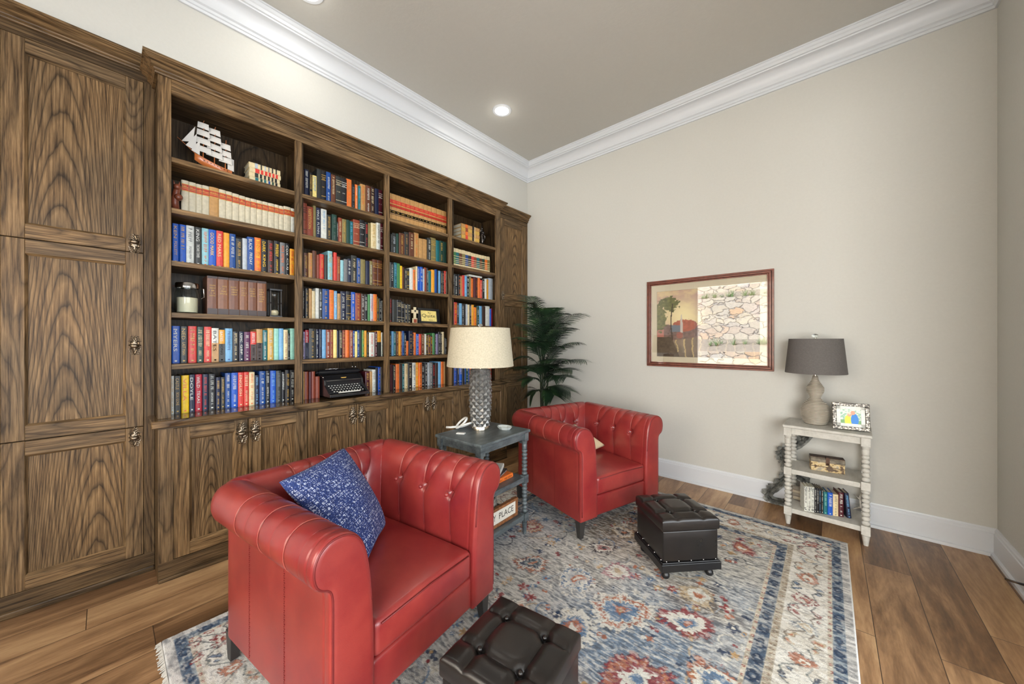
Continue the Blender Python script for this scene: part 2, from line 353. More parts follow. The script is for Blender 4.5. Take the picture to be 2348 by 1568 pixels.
XB = -2.685
YD = [.245, .583, .919, 1.262, 1.587, 1.934, 2.264, 2.596, 2.932]
bl = ['first dark oak base cabinet below the countertop, behind the near red armchair', 'dark oak base cabinet under the typewriter shelf, second from the tall cabinet',
      'dark oak base cabinet with paired doors behind the grey side table', 'last dark oak base cabinet, beside the palm and the far armchair']
for i in range(4):
    a, b_, c = YD[2 * i], YD[2 * i + 1], YD[2 * i + 2]
    y0 = .186 if i == 0 else a; y1 = 2.955 if i == 3 else c
    t = thing('base_cabinet', bl[i], 'cabinet', (XB, y0, 0), group='oak base cabinets under the bookcase')
    m = MB().box(-2.876, XB - .024, y0 + .0005, y1 - .0005, 0, .8375, 1).box(XB - .0245, XB, y0, y1, .02, .105, 1).box(XB - .0245, XB, y0, y1, .822, .8378, 1)
    if i == 0: m.box(XB - .0245, XB, .186, .246, .105, .822, 0)
    if i == 3: m.box(XB - .0245, XB, 2.932, 2.955, .105, .822, 0)
    m.build('carcass', [OV, OHD], t, world=True)
    MB().prism([(XB - .002, 0), (XB + .014, 0), (XB + .013, .012), (XB + .004, .022), (XB - .002, .022)], 1, y0, y1).build('shoe_moulding', OHD, t, world=True) if 0 else \
        MB().box(XB - .02, XB + .008, y0, y1, 0, .02).build('shoe_moulding', OHD, t, bevel=.004, world=True)
    for j, (p, q) in enumerate(((a, b_), (b_, c))):
        d = door(t, XB, p, q, .105, .822)
        knob(d, XB + .001, (q - .034) if j == 0 else (p + .034), .738, 0, 1.22)

def tall(name_label, y0, y1, d0, d1, kn):
    t = thing('tall_cabinet', name_label, 'cabinet', (XT, y0, 0))
    m = MB().box(-3.2, XT - .024, y0 if y0 < 1 else 2.886, y1, 0, 2.79, 1).box(XT - .0245, XT, y0, y1, 2.75, 2.815, 1).box(XT - .0245, XT, y0, y1, 0, .105, 1)
    m.box(XT - .0245, XT, y0, d0, .105, 2.75, 0).box(XT - .0245, XT, d1, y1, .105, 2.75, 0)
    m.build('carcass', [OVD if y0 < 1 else OV, OHD], t, bevel=.001, seg=1, world=True)
    MB().box(XT - .01, XT + .012, y0, y1, 0, .03).build('shoe_moulding', OHD, t, bevel=.006, world=True)
    zz = [.105, .822, 1.79, 2.75]
    for k in range(3):
        d = door(t, XT + .0005, d0, d1, zz[k], zz[k + 1], .068)
        yk = d1 - .036 if kn > 0 else d0 + .036
        zk = [.80 - .035, 1.272, 1.845][k]
        knob(d, XT + .001, yk, zk, .008 if k == 2 else -.004, 1.0)
    return t
tl = tall('tall dark oak cabinet with three stacked panel doors at the near end', -.398, .1855, -.325, .143, 1)
extr(MB(), corn(2.80, 2.872, .06), [(XT, -.398), (XT, .19)]).build('cornice', OH, tl, smooth=True, angle=30, world=True)
tr = tall('narrow tall oak cabinet in the corner behind the palm', 2.866, YB - .001, 3.06, 3.532, -1)
extr(MB(), corn(2.80, 2.885, .06), [(XT, 2.86), (XT, YB - .001)]).build('cornice', OH, tr, smooth=True, angle=30, world=True)

# ---------------------------------------------------------------- books
PAL = {  # code: (rgb sRGB, words)
 'bu': ((28, 92, 200), 'bright blue'), 'bl': ((20, 75, 150), 'deep blue'), 'nb': ((28, 36, 66), 'navy'), 'lb': ((120, 180, 225), 'light blue'), 'sk': ((150, 205, 215), 'pale aqua'),
 'rd': ((222, 66, 56), 'red'), 'rc': ((188, 30, 52), 'crimson'), 'or': ((240, 122, 50), 'orange'), 'ye': ((250, 205, 20), 'yellow'), 'ao': ((245, 170, 50), 'amber'),
 'wh': ((228, 230, 222), 'white'), 'cr': ((232, 214, 170), 'cream'), 'gy': ((120, 122, 124), 'grey'), 'lg': ((185, 195, 205), 'pale grey'), 'bk': ((32, 32, 36), 'black'), 'dg': ((52, 54, 52), 'charcoal'),
 'br': ((104, 60, 40), 'brown'), 'db': ((62, 42, 36), 'dark brown'), 'rb': ((150, 70, 48), 'rust brown'), 'tn': ((196, 150, 92), 'tan'), 'gn': ((76, 140, 82), 'green'), 'dn': ((34, 72, 62), 'dark green'),
 'tl': ((30, 112, 120), 'teal'), 'mn': ((82, 26, 36), 'maroon'), 'pl': ((96, 40, 84), 'plum'), 'gd': ((214, 172, 84), 'gold'), 'lv': ((160, 150, 190), 'lavender'), 'mt': ((160, 222, 205), 'mint'), 'vb': ((132, 84, 54), 'brown'), 'vc': ((116, 70, 46), 'brown'), 'lr': ((190, 58, 42), 'rust red'), 'lc': ((212, 203, 178), 'cream'), 'ol': ((140, 128, 80), 'olive'), 'py': ((250, 228, 140), 'pale yellow')}
BM = {}
def bmat(c):
    if c not in BM:
        m, nt, b = new('book_' + PAL[c][1].replace(' ', '_')); k = srgb(*PAL[c][0])
        n = nd(nt, 'TexNoise', {'Vector': coords(nt), 'Scale': 60, 'Detail': 3}).outputs[0]
        nt.links.new(ramp(nt, n, [(.3, tuple(v * .8 for v in k[:3]) + (1,)), (.7, k)]), b.inputs['Base Color'])
        b.inputs['Roughness'].default_value = .38; BM[c] = m
    return BM[c]
PAGES = simple('book_pages', (.66, .60, .46, 1), .8)
TXT = {}
def txt(s):
    if s not in TXT:
        c = bpy.data.curves.new('t', 'FONT'); c.body = s; c.size = 1; c.resolution_u = 2
        o = bpy.data.objects.new('t', c); me = bpy.data.meshes.new_from_object(o)
        v = [tuple(p.co) for p in me.vertices]; f = [list(p.vertices) for p in me.polygons]
        if v:
            x0, x1 = min(p[0] for p in v), max(p[0] for p in v); y0, y1 = min(p[1] for p in v), max(p[1] for p in v)
            v = [((p[0] - x0) / (x1 - x0), (p[1] - y0) / (y1 - y0)) for p in v]; TXT[s] = (v, f, (x1 - x0) / (y1 - y0))
        bpy.data.objects.remove(o); bpy.data.curves.remove(c); bpy.data.meshes.remove(me)
    return TXT[s]
def letters(mb, org, ux, uy, L, H, mi, s=None, r=None, fill=1):
    """lettering in the box org + a*ux*L + b*uy*H; s given: those words, else unreadable strokes"""
    org, ux, uy = Vector(org), Vector(ux), Vector(uy)
    if s:
        v, f, asp = txt(s); mb.add([org + ux * (p[0] * L) + uy * (p[1] * H) for p in v], f, mi); return
    a = 0; cw = H * .62
    while a < L - cw:
        if r.random() < .14: a += cw; continue
        w = cw * r.uniform(.55, .85); sw = cw * .24; k = r.random()
        def q(a0, a1, b0, b1): mb.quad(org + ux * a0 + uy * (b0 * H), org + ux * a1 + uy * (b0 * H), org + ux * a1 + uy * (b1 * H), org + ux * a0 + uy * (b1 * H), mi)
        q(a, a + sw, 0, 1)
        if k < .7: q(a + w - sw, a + w, 0 if k < .4 else .45, 1)
        if k > .25: q(a, a + w, .42, .58)
        if k > .55: q(a, a + w, .84, 1)
        if k > .8: q(a, a + w, 0, .16)
        a += cw * 1.12

def book_mesh(mb, pages, x, y0, y1, z0, z1, cov, tx, style, r, words=None, depth=.155, flat=False, mi=None):
    """upright book: rounded spine facing +x.  mi maps colour code -> material slot"""
    c = mi(cov.split('/')[0]); th = y1 - y0; bt = min(.003, th * .12); rr = min(.004, th * .2)
    n = 4; sp = [(x - rr * (1 - math.sin(PI * k / n)), y0 + th * (1 - math.cos(PI * k / n)) / 2) for k in range(n + 1)]
    pr = [(x - depth, y0)] + [(p[0], p[1]) for p in sp] + [(x - depth, y1), (x - depth, y1 - bt), (x - rr - bt - .002, y1 - bt), (x - rr - bt - .002, y0 + bt), (x - depth, y0 + bt)]
    k = len(pr); vs = [(a, b, z0) for a, b in pr] + [(a, b, z1) for a, b in pr]
    fs = [(i, (i + 1) % k, (i + 1) % k + k, i + k) for i in range(k)]
    for off in (0, k):
        idx = [0, 1, k - 2, k - 1]; fs.append([off + i for i in (0, 1, k - 2, k - 1)]); fs.append([off + i for i in [1] + list(range(2, n + 1)) + [n + 1, k - 3, k - 2]]); fs.append([off + i for i in (n + 1, n + 2, k - 4, k - 3)])
    mb.add(vs, fs, c)
    pages.box(x - depth + .003, x - rr - bt - .0015, y0 + bt, y1 - bt, z0 + .004, z1 - .005, 0 if pages is not mb else mi('_'))
    X = x + .0006; H = z1 - z0; yc = (y0 + y1) / 2
    def band(a, b, code, e=0.0): mb.box(x - rr * .9, X + e, y0 + th * .03, y1 - th * .03, z0 + H * a, z0 + H * b, mi(code))
    if style == 'L':
        band(.71, .88, 'lr'); band(.88, .90, 'gd'); band(.69, .71, 'gd'); band(.795, .81, 'gd', .0002)
        letters(mb, (X + .0006, yc - th * .38, z0 + H * .80), (0, 1, 0), (0, 0, 1), th * .76, H * .05, mi('gd'), None, r); band(.755, .765, 'gd', .0003); return
    if style == 'T':
        band(.68, .80, 'rd'); band(.55, .64, 'lr'); band(.34, .44, 'bk'); band(.30, .315, 'bk'); band(.645, .655, 'gd'); band(.36, .42, 'bk')
        letters(mb, (X + .0006, yc - th * .36, z0 + H * .72), (0, 1, 0), (0, 0, 1), th * .72, H * .04, mi('gd'), None, r)
        letters(mb, (X + .0006, yc - th * .36, z0 + H * .37), (0, 1, 0), (0, 0, 1), th * .72, H * .04, mi('gd'), None, r); return
    if style == 'M':
        for a, b in ((.62, .80), (.50, .59), (.40, .47), (.31, .37), (.22, .28)): band(a, b, tx)
        return
    if style == 'V':   # old volume with gilt label lines
        band(.94, 1, 'db'); band(.02, .17, 'db')
        for k in range(4 + r.randrange(3)): letters(mb, (X, y0 + th * r.uniform(.15, .25), z0 + H * (.74 - .065 * k)), (0, 1, 0), (0, 0, 1), th * r.uniform(.5, .68), H * .035, mi('gd'), None, r)
        return
    if '/' in cov: band(0, .56, cov.split('/')[1])
    if not tx: return
    tk = mi(tx); D = (0, 0, -1); U = (0, 1, 0)
    if words and r.random() < 2:
        ws = words.split('|')
        if len(ws) == 1: letters(mb, (X, yc - th * .30, z0 + H * .92), D, U, H * .60, th * .46, tk, ws[0])
        else:
            letters(mb, (X, yc - th * .30, z0 + H * .94), D, U, H * .30, th * .46, tk, ws[0]); letters(mb, (X, yc - th * .22, z0 + H * .56), D, U, H * .34, th * .40, tk, ws[1])
    elif style == 'b':  # gilt bands across the spine
        for a in (.86, .80, .24, .12, .72): band(a, a + .012, tx)
        letters(mb, (X, y0 + th * .18, z0 + H * .74), U, (0, 0, 1), th * .64, H * .035, tk, None, r); letters(mb, (X, y0 + th * .2, z0 + H * .5), U, (0, 0, 1), th * .6, H * .03, tk, None, r)
    else:
        f = r.uniform(.34, .62); a0 = r.uniform(.90, .95); hh = min(.55 * th, .02) * r.uniform(.7, 1)
        letters(mb, (X, yc - hh / 2, z0 + H * a0), D, U, H * f, hh, tk, None, r)
        if f < .55: letters(mb, (X, yc - hh * .35, z0 + H * (a0 - f - .07)), D, U, H * (.72 - f), hh * .7, tk, None, r)
    mb.box(x - .001, X, yc - th * .14, yc + th * .14, z0 + H * .045, z0 + H * .08, tk)
# rows: bay, shelf index, crop origin (u, v, scale), start x, list of "x_right top cover text style"
ROWS = [
 (0, 1, 380, 400, 6.534, 235, 'L', '350 95 lc/457 125 lc/548 152 lc/655 175 lc/800 205 tn/905 235 lc/1000 262 lc/1103 295 lc/1195 325 lc/1273 350 lc/1365 372 lc/1450 395 lc/1537 415 lc/1632 438 lc/1700 455 lc/1770 475 lc/1880 490 lc/1932 510 wh'),
 (0, 2, 380, 400, 6.534, 102, '', '205 738 bu gd/308 757 bu gd/432 772 wh gy/540 800 dg wh/645 815 sk or/758 835 bu ye/865 852 rd cr/960 877 ao/1055 893 bl wh/1150 965 dg gd/1222 962 lg/1330 945 bl wh/1433 952 or ye/1533 977 bk ye/1620 990 db rd/1710 1002 bk ye/1790 1024 gy or/1862 1035 bk wh/1932 1118 ao rd'),
 (0, 4, 380, 740, 6.534, 92, '', '218 48 bu wh/335 55 dg gd/465 52 rd gd/575 60 dn cr/690 60 rd cr/798 80 wh+tn dg/895 105 ao+dg wh/1003 85 lb bl/1100 132 bk cr/1175 132 nb wh/1272 137 pl wh/1362 132 rd+db wh/1455 95 tn+db gd/1530 110 tl wh/1620 82 gd wh/1700 85 mt/1765 85 lb/1830 105 cr rb/1868 160 bk wh/1935 85 mt'),
 (0, 5, 380, 740, 6.534, 75, '', '128 795 wh gd/235 795 dg gd/350 785 ye or/445 777 nb wh/550 772 rc wh/645 770 nb rd/750 764 bk wh/825 815 nb gd/895 815 dg gd/985 752 bl wh/1085 747 bu wh/1170 742 rd cr/1250 737 rd cr/1335 737 cr or/1408 785 nb lb/1500 724 bl wh/1570 720 bk wh/1655 717 bu lb/1735 717 dg gy/1795 737 bk wh/1870 707 bk gd/1935 707 bk wh'),
 (1, 0, 680, 360, 6.82, 92, '', '125 195 db/195 195 nb wh/250 248 bk gd/322 290 py lb/393 170 dg/468 195 bk gd b/540 235 bl wh/612 282 br cr/700 312 dg cr b/785 345 bk wh b/868 342 or tn/920 430 bk gy/963 428 or wh/1003 450 tl lb/1082 432 tn or/1160 455 br wh/1225 460 db cr/1282 500 nb/1350 515 mn wh b'),
 (1, 1, 680, 360, 6.82, 92, '', '165 665 rb bk b/262 782 rb gd/308 755 ol/385 795 nb wh/475 820 wh lb/553 907 dg gd/630 905 dn gy/655 1010 bk wh/712 950 rb cr/780 975 ol gd/835 985 dn/893 1005 tl lb/995 985 rb cr b/1072 985 bk wh b/1125 1020 bk rd/1165 1030 ol/1250 1040 cr gd/1310 1032 wh bk/1348 1042 mn wh b'),
 (1, 2, 680, 560, 7.838, 105, '', '130 60 bk/215 158 br gd/290 155 tn or/368 118 br/422 187 rb/500 178 rd gd/562 192 dg/645 125 sk gd/668 222 rb/728 148 rd/790 222 rb gd/850 287 sk/920 272 gy/990 262 nb wh/1090 205 dg cr/1155 248 bl cr/1245 272 ol/1315 302 nb/1370 302 ol wh/1455 275 br gd b/1550 292 br gd b'),
 (1, 3, 680, 560, 7.838, 105, '', '152 790 bk wh/220 795 bk gd/275 797 tn/340 835 cr/405 792 wh/465 805 dg wh/590 808 bl gd/682 822 or ao/738 838 lb wh/795 885 tn ol/890 850 nb wh/982 850 bk gd b/1062 860 bu cr/1162 882 rb gd/1220 892 db wh/1280 902 bk wh/1330 902 gn/1385 892 lg rd/1452 897 or ao/1480 942 bk ye/1530 972 bk wh/1560 1012 wh bk'),
 (1, 4, 680, 740, 8.252, 105, '', '165 170 lv db/240 137 rc+nb wh/370 112 dg gd/425 122 nb wh/485 122 nb gy/560 130 lb/632 132 rb wh/700 132 rb gd/770 132 py/805 150 nb/868 142 bk cr/932 142 rb gd/1003 137 or/1065 142 rb cr/1105 152 bl wh/1150 162 py/1200 142 bl wh/1240 142 bk/1285 142 gn ye/1333 147 ao/1378 187 bk gd/1478 182 wh rd/1525 167 mn wh/1605 152 ao+dg/1650 182 wh gn'),
 (1, 5, 680, 740, 8.252, 105, '', '152 925 tn gd/230 925 rb/285 927 mn/360 922 rb/440 1015 rb'),
 (1, 5, 680, 740, 8.252, 1300, '', '1385 922 mn gd/1435 922 tn/1500 887 wh gy/1545 850 bk/1595 837 bu gd/1640 837 gy'),
 (2, 0, 880, 420, 7.84, 106, 'T', '145 145 tn/230 162 tn/313 182 tn/395 207 tn/480 237 tn/555 272 tn/640 297 tn/735 327 tn/805 357 tn/868 387 tn/963 402 tn/1058 432 tn/1130 462 tn'),
 (2, 1, 880, 420, 7.84, 118, '', '160 917 dg gy/228 897 dg lg/275 902 dn/375 907 br gd/455 882 dg tn/550 892 br cr/635 897 tn or/705 997 tn/785 1007 tn/850 987 dg wh/945 987 ol gd b/1003 1027 tl/1073 1042 dn gd/1135 1057 dn'),
 (2, 2, 880, 590, 9.225, 120, '', '145 95 wh/210 107 bk wh/278 112 tl lb/350 127 gn/397 177 ye/440 202 br/490 242 bk cr/545 242 bk ye b/622 227 wh/675 262 or gn/712 187 cr/770 192 bu wh/830 202 bu wh/860 242 lg/908 212 rb/950 222 bk wh/1010 282 tl/1075 262 ao/1130 257 bl/1160 282 bk/1210 282 lb/1240 292 bk cr/1280 292 bk wh/1320 287 rd cr/1352 292 wh'),
 (2, 3, 880, 590, 9.225, 122, '', '185 862 db rd/280 897 dg/375 902 bk cr b/440 937 bk cr b/500 987 bk cr/580 992 dg cr'),
 (2, 4, 880, 740, 9.225, 130, '', '165 232 bk cr/212 177 lb/268 187 tl wh/312 202 br cr/360 180 ao/395 182 rb cr/445 172 bl lb/485 217 bk wh/530 385 or/610 172 nb gd/640 227 db cr/690 207 or/745 237 bu wh/800 237 rd or/870 232 br cr/898 237 wh/940 252 bk ye/990 252 br ye/1040 282 mn ye/1085 217 gn/1112 232 bk wh/1155 232 lv/1205 192 bk wh/1245 232 bk cr/1290 192 cr/1350 322 bk wh'),
 (2, 5, 880, 740, 9.225, 137, '', '200 882 mn/255 897 bk cr/330 870 or/395 872 db/450 872 tl wh/520 862 cr tn/605 852 bk cr/675 842 wh dg/740 842 ao cr/805 840 or bk/865 862 bk wh/920 852 bk wh/980 842 lg wh/1035 837 gy wh/1095 852 bk rd/1155 852 db/1210 822 lb/1270 822 or/1330 822 tn'),
 (3, 1, 1025, 470, 9.225, 124, 'M', '190 907 cr gn/255 922 cr tl/320 942 cr br/390 957 cr ol/450 977 cr bl/515 992 cr dg/570 1012 cr rd/625 1027 cr rb/690 1042 cr tl/745 1057 cr br/800 1067 cr dn/855 1082 cr or/912 1092 cr ol'),
 (3, 2, 1025, 610, 10.456, 137, '', '190 177 dg wh/270 192 bk wh/325 197 bk or/368 242 tn or/425 222 rd/480 232 lb/545 252 bk wh/580 252 ol/640 292 or/700 262 mn/745 282 bk or/800 272 or/850 332 rd cr/905 312 bk wh/950 302 wh/1005 317 ao/1130 242 lg'),
 (3, 3, 1025, 610, 10.456, 137, '', '170 892 bk wh/245 867 rd ye/300 882 dg wh/360 892 lb/410 902 bk wh/460 907 bk/505 912 lg/550 922 cr/595 922 bk wh/655 927 ao/720 987 or ye/780 962 dn wh/850 957 lb/925 962 db/1035 962 wh/1070 1022 bu/1120 1017 rc')]
def fill_row(n, y0, y1, seed):     # rows the lamp shade hides: bay 4, shelves 5 and counter
    r = random.Random(seed); y = y0; out = []; cs = ['or', 'bk', 'mt', 'dg', 'bu', 'bl', 'cr', 'wh', 'dn', 'rd', 'bk', 'nb', 'br', 'lb']
    while y < y1 - .02: w = r.uniform(.018, .034); out.append((y, min(y + w, y1), r.uniform(.2, .24), r.choice(cs), r.choice(['wh', 'gd', 'cr', '']), '')); y += w + .0008
    return out
WORDS = {(0, 2, 3): 'KING|THE DARK TOWER', (0, 2, 0): 'KEN|FOLLETT', (0, 2, 5): 'GOOD MARK', (0, 2, 11): 'BLACK|FRIDAY', (0, 2, 13): 'DARK|KING', (0, 2, 17): 'COX|CUJ', (0, 2, 6): 'RED MARS', (0, 4, 0): 'MYERS', (0, 4, 1): 'NED|LAST MAN', (0, 4, 5): 'BATES', (0, 4, 6): 'BATES|SONG', (0, 4, 9): 'USMC|GBP',
         (0, 5, 1): 'CASTLE|BOX GONE', (0, 5, 2): 'VILLA', (0, 5, 3): 'DOYLE', (0, 5, 4): 'WILD|TEXAS', (0, 5, 11): 'ENGLISH', (1, 1, 3): 'VINCE|FLYNN', (1, 1, 1): 'REPETITION', (1, 3, 0): 'TIM TEBOW', (1, 3, 5): 'CSI', (2, 2, 1): 'GRISHAM'}
BAYN = ['leftmost bay', 'second bay', 'third bay', 'rightmost bay']; SHN = ['top shelf', 'second shelf', 'third shelf', 'fourth shelf', 'fifth shelf', 'countertop']
books = []
for (bay, sh, u0, v0, sc, sx, st, data) in ROWS:
    a, b_ = IN[bay]; px = -2.826 if sh == 5 else -2.806; z0 = ZS[sh] + .0003; y = max(onX(u0 + sx / sc, 800, px).y, a + .002); row = []
    for k, it in enumerate(data.split('/')):
        p = it.split(); xr, tp_ = float(p[0]), float(p[1]); y2 = min(onX(u0 + xr / sc, 800, px).y, b_ - .001)
        h = onX(u0 + xr / sc - 4, v0 + tp_ / sc, px).z - z0
        h = min(max(h, .12), .251); cov = p[2].replace('+', '/'); tx = p[3] if len(p) > 3 else ''; s_ = p[4] if len(p) > 4 else st
        if y2 - y > .004: row.append((y, y2 - .0008, h, cov, tx, s_))
        y = y2
    books.append((bay, sh, px, z0, row, sx > 1000))
for sh, y0, y1 in ((4, 2.233, 2.86), (5, 2.233, 2.86)): books.append((3, sh, -2.806, ZS[sh] + .0003, fill_row(0, y0, y1, 40 + sh), False))
flat = []
for bi, (bay, sh, px, z0, row, second) in enumerate(books):
    for k, it in enumerate(row):
        ym = (it[0] + it[1]) / 2; ar = (it[1] - it[0]) * it[2] / (px * px + ym * ym) ** 1.5 * -px
        if bay == 3 and sh >= 4: ar = 0
        flat.append((ar, bi, k))
flat.sort(reverse=True); own = {(b, k) for _, b, k in flat[:282]}
used = {}; far_mb = MB(); far_mats = []
LAWG = {'L': ('cream law report with a red title band, in the long matching row', 'cream law reports on the second shelf'), 'T': ('tan law book with red and black title bands, in the long matching row', 'tan law books on the top shelf'), 'M': ('cream book with coloured label bands, in the matching set', 'cream banded books on the second shelf')}
def desc(it): return PAL[it[3].split('/')[0]][1]
for bi, (bay, sh, px, z0, row, second) in enumerate(books):
    for k, (y0, y1, h, cov, tx, st) in enumerate(row):
        r = random.Random(bi * 100 + k); x = px + r.uniform(-.006, .006) * (0 if st in ('L', 'T', 'M') else 1); dep = r.uniform(.145, .165)
        if (bi, k) not in own:
            def mi(c):
                m = PAGES if c == '_' else bmat(c)
                if m not in far_mats: far_mats.append(m)
                return far_mats.index(m)
            book_mesh(far_mb, far_mb, x, y0, y1, z0, z0 + h, cov, tx, st, r, None, dep, mi=mi); continue
        mats = []
        def mi(c):
            m = bmat(c)
            if m not in mats: mats.append(m)
            return mats.index(m)
        mb, pg = MB(), MB(); book_mesh(mb, pg, x, y0, y1, z0, z0 + h, cov, tx, st, r, WORDS.get((bay, sh, k)) if not second else None, dep, mi=mi)
        org = Vector((x, (y0 + y1) / 2, z0))
        for q in (mb, pg): q.v = [(p[0] - org.x, p[1] - org.y, p[2] - org.z) for p in q.v]
        o = mb.build('book', mats); o.location = org; WM[o.name] = Matrix.Translation(org)
        pg.build('page_block', PAGES, o)
        if st in LAWG: tag(o, LAWG[st][0] + ', ' + BAYN[bay], 'book', LAWG[st][1]); continue
        L_ = desc(row[k - 1]) if k else None; R_ = desc(row[k + 1]) if k < len(row) - 1 else None
        c2 = cov.split('/'); d = desc(row[k]) + (' and ' + PAL[c2[1]][1] if len(c2) > 1 else '') + ' book'
        lt = ' with ' + PAL[tx][1] + ' lettering' if tx else ' with plain spine'
        side = (' between %s and %s' % (L_, R_) if L_ and R_ else ' left end beside %s' % R_ if R_ else ' right end beside %s' % L_)
        lab = d + lt + side + ', ' + SHN[sh] + ', ' + BAYN[bay]
        lab = lab[0] + lab[1:]
        if lab in used:
            tall_ = 'taller' if h > used[lab] else 'shorter'; lab = tall_ + ' ' + d + side + ', ' + SHN[sh] + ', ' + BAYN[bay]
            if lab in used: lab = 'slim ' + lab
        used[lab] = h
        tag(o, lab, 'book', 'books on the %s of the %s' % (SHN[sh], BAYN[bay]))
tag(far_mb.build('distant_books', far_mats), 'remaining small books crowding the far bays of the bookcase', 'books', kind='stuff')
print('books', len(own), len(flat))
# ---------------------------------------------------------------- soft shapes
def softbox(mb, x0, x1, y0, y1, z0, z1, r=.03, dome=0.0, n=12, m=0, bulge=0.0):
    """rounded box with optional domed top and bulged sides"""
    c = Vector(((x0 + x1) / 2, (y0 + y1) / 2, (z0 + z1) / 2)); h = Vector(((x1 - x0) / 2, (y1 - y0) / 2, (z1 - z0) / 2))
    def axis(hh):
        e = [-hh + r * (1 - math.cos(k * PI / 8)) for k in range(4)]; mid = [-hh + r + (2 * hh - 2 * r) * k / n for k in range(n + 1)]
        return e + mid + [-v for v in e[::-1]]
    ax = [axis(h[k]) for k in range(3)]
    def sh(p):
        q = Vector([max(-(h[k] - r), min(h[k] - r, p[k])) for k in range(3)]); d = p - q
        if d.length > 1e-9: d = d.normalized() * r
        o = q + d; u, v = o.x / h.x, o.y / h.y
        if o.z > 0: o.z += dome * max(0, (1 - u * u)) ** .6 * max(0, (1 - v * v)) ** .6
        if bulge:
            w = 1 - (o.z / h.z) ** 2
            o.x += bulge * w * (1 if o.x > 0 else -1) * (abs(u) > .9) * (1 - v * v); o.y += bulge * w * (1 if o.y > 0 else -1) * (abs(v) > .9) * (1 - u * u)
        return c + o
    for k, (a, b) in enumerate(((1, 2), (0, 2), (0, 1))):
        for s in (-1, 1):
            pts = []
            for p in ax[a]:
                for q in ax[b]:
                    w = [0, 0, 0]; w[k] = s * h[k]; w[a] = p; w[b] = q; pts.append(sh(Vector(w)))
            mb.grid(pts, len(ax[a]), len(ax[b]), m)
    return mb
def weld(o, d=1e-4):
    bm = bmesh.new(); bm.from_mesh(o.data); bmesh.ops.remove_doubles(bm, verts=bm.verts, dist=d); bmesh.ops.recalc_face_normals(bm, faces=bm.faces); bm.to_mesh(o.data); bm.free()
    return o

def leather(name, c0, c1, rough, coat=.25, sc=14):
    m, nt, b = new(name); v = coords(nt)
    n = nd(nt, 'TexNoise', {'Vector': v, 'Scale': sc * .35, 'Detail': 5, 'Roughness': .6}).outputs[0]
    g = nd(nt, 'TexVoronoi', {'Vector': v, 'Scale': 420}).outputs['Distance']
    nt.links.new(ramp(nt, n, [(.33, c0), (.68, c1)]), b.inputs['Base Color'])
    nt.links.new(mth(nt, 'ADD', mth(nt, 'MULTIPLY', n, .14), rough - .07), b.inputs['Roughness'])
    b.inputs['Coat Weight'].default_value = coat; b.inputs['Coat Roughness'].default_value = .22
    bump(nt, b, mth(nt, 'ADD', mth(nt, 'MULTIPLY', g, .5), mth(nt, 'MULTIPLY', n, 1.2)), .12, .002); return m
RED = leather('red_leather', (.215, .016, .019, 1), (.33, .040, .032, 1), .34, .35)
REDSEAM = simple('red_seam', (.16, .012, .012, 1), .5)
SEAMGLINT = simple('seam_highlight', (.42, .10, .075, 1), .35)  # pale colour paints the highlight along the tufting seams
BLK = leather('black_leather', (.006, .005, .005, 1), (.015, .011, .009, 1), .30, .06)
DARKLEG = simple('dark_metal_leg', (.045, .042, .04, 1), .4, .3)

# ---------------------------------------------------------------- tufted club armchair
CW, CD_, CH = .786, .772, .738
def section():
    c = [(0, .135), (0, .22), (0, .34), (0, .46), (0, .555), (.006, .583), (.013, .590), (.028, .598), (.044, .615), (.053, .645), (.051, .680), (.036, .712), (.010, .732), (-.020, .738),
         (-.052, .733), (-.082, .716), (-.104, .688), (-.118, .652), (-.127, .61), (-.134, .56), (-.139, .50), (-.143, .44), (-.146, .38), (-.147, .30), (-.147, .20), (-.147, .135)]
    out = []; n = len(c)
    for i in range(n - 1):
        p = [Vector(c[max(0, min(n - 1, i + k))]) for k in (-1, 0, 1, 2)]
        L = (p[2] - p[1]).length; st = max(1, int(L / .011))
        if p[1].y < .5 and p[1].x >= 0 or p[1].y < .40: st = max(1, int(L / .035))
        for k in range(st):
            t = k / st
            out.append(.5 * ((2 * p[1]) + (-p[0] + p[2]) * t + (2 * p[0] - 5 * p[1] + 4 * p[2] - p[3]) * t * t + (-p[0] + 3 * p[1] - 3 * p[2] + p[3]) * t ** 3))
    out.append(Vector(c[-1])); return out
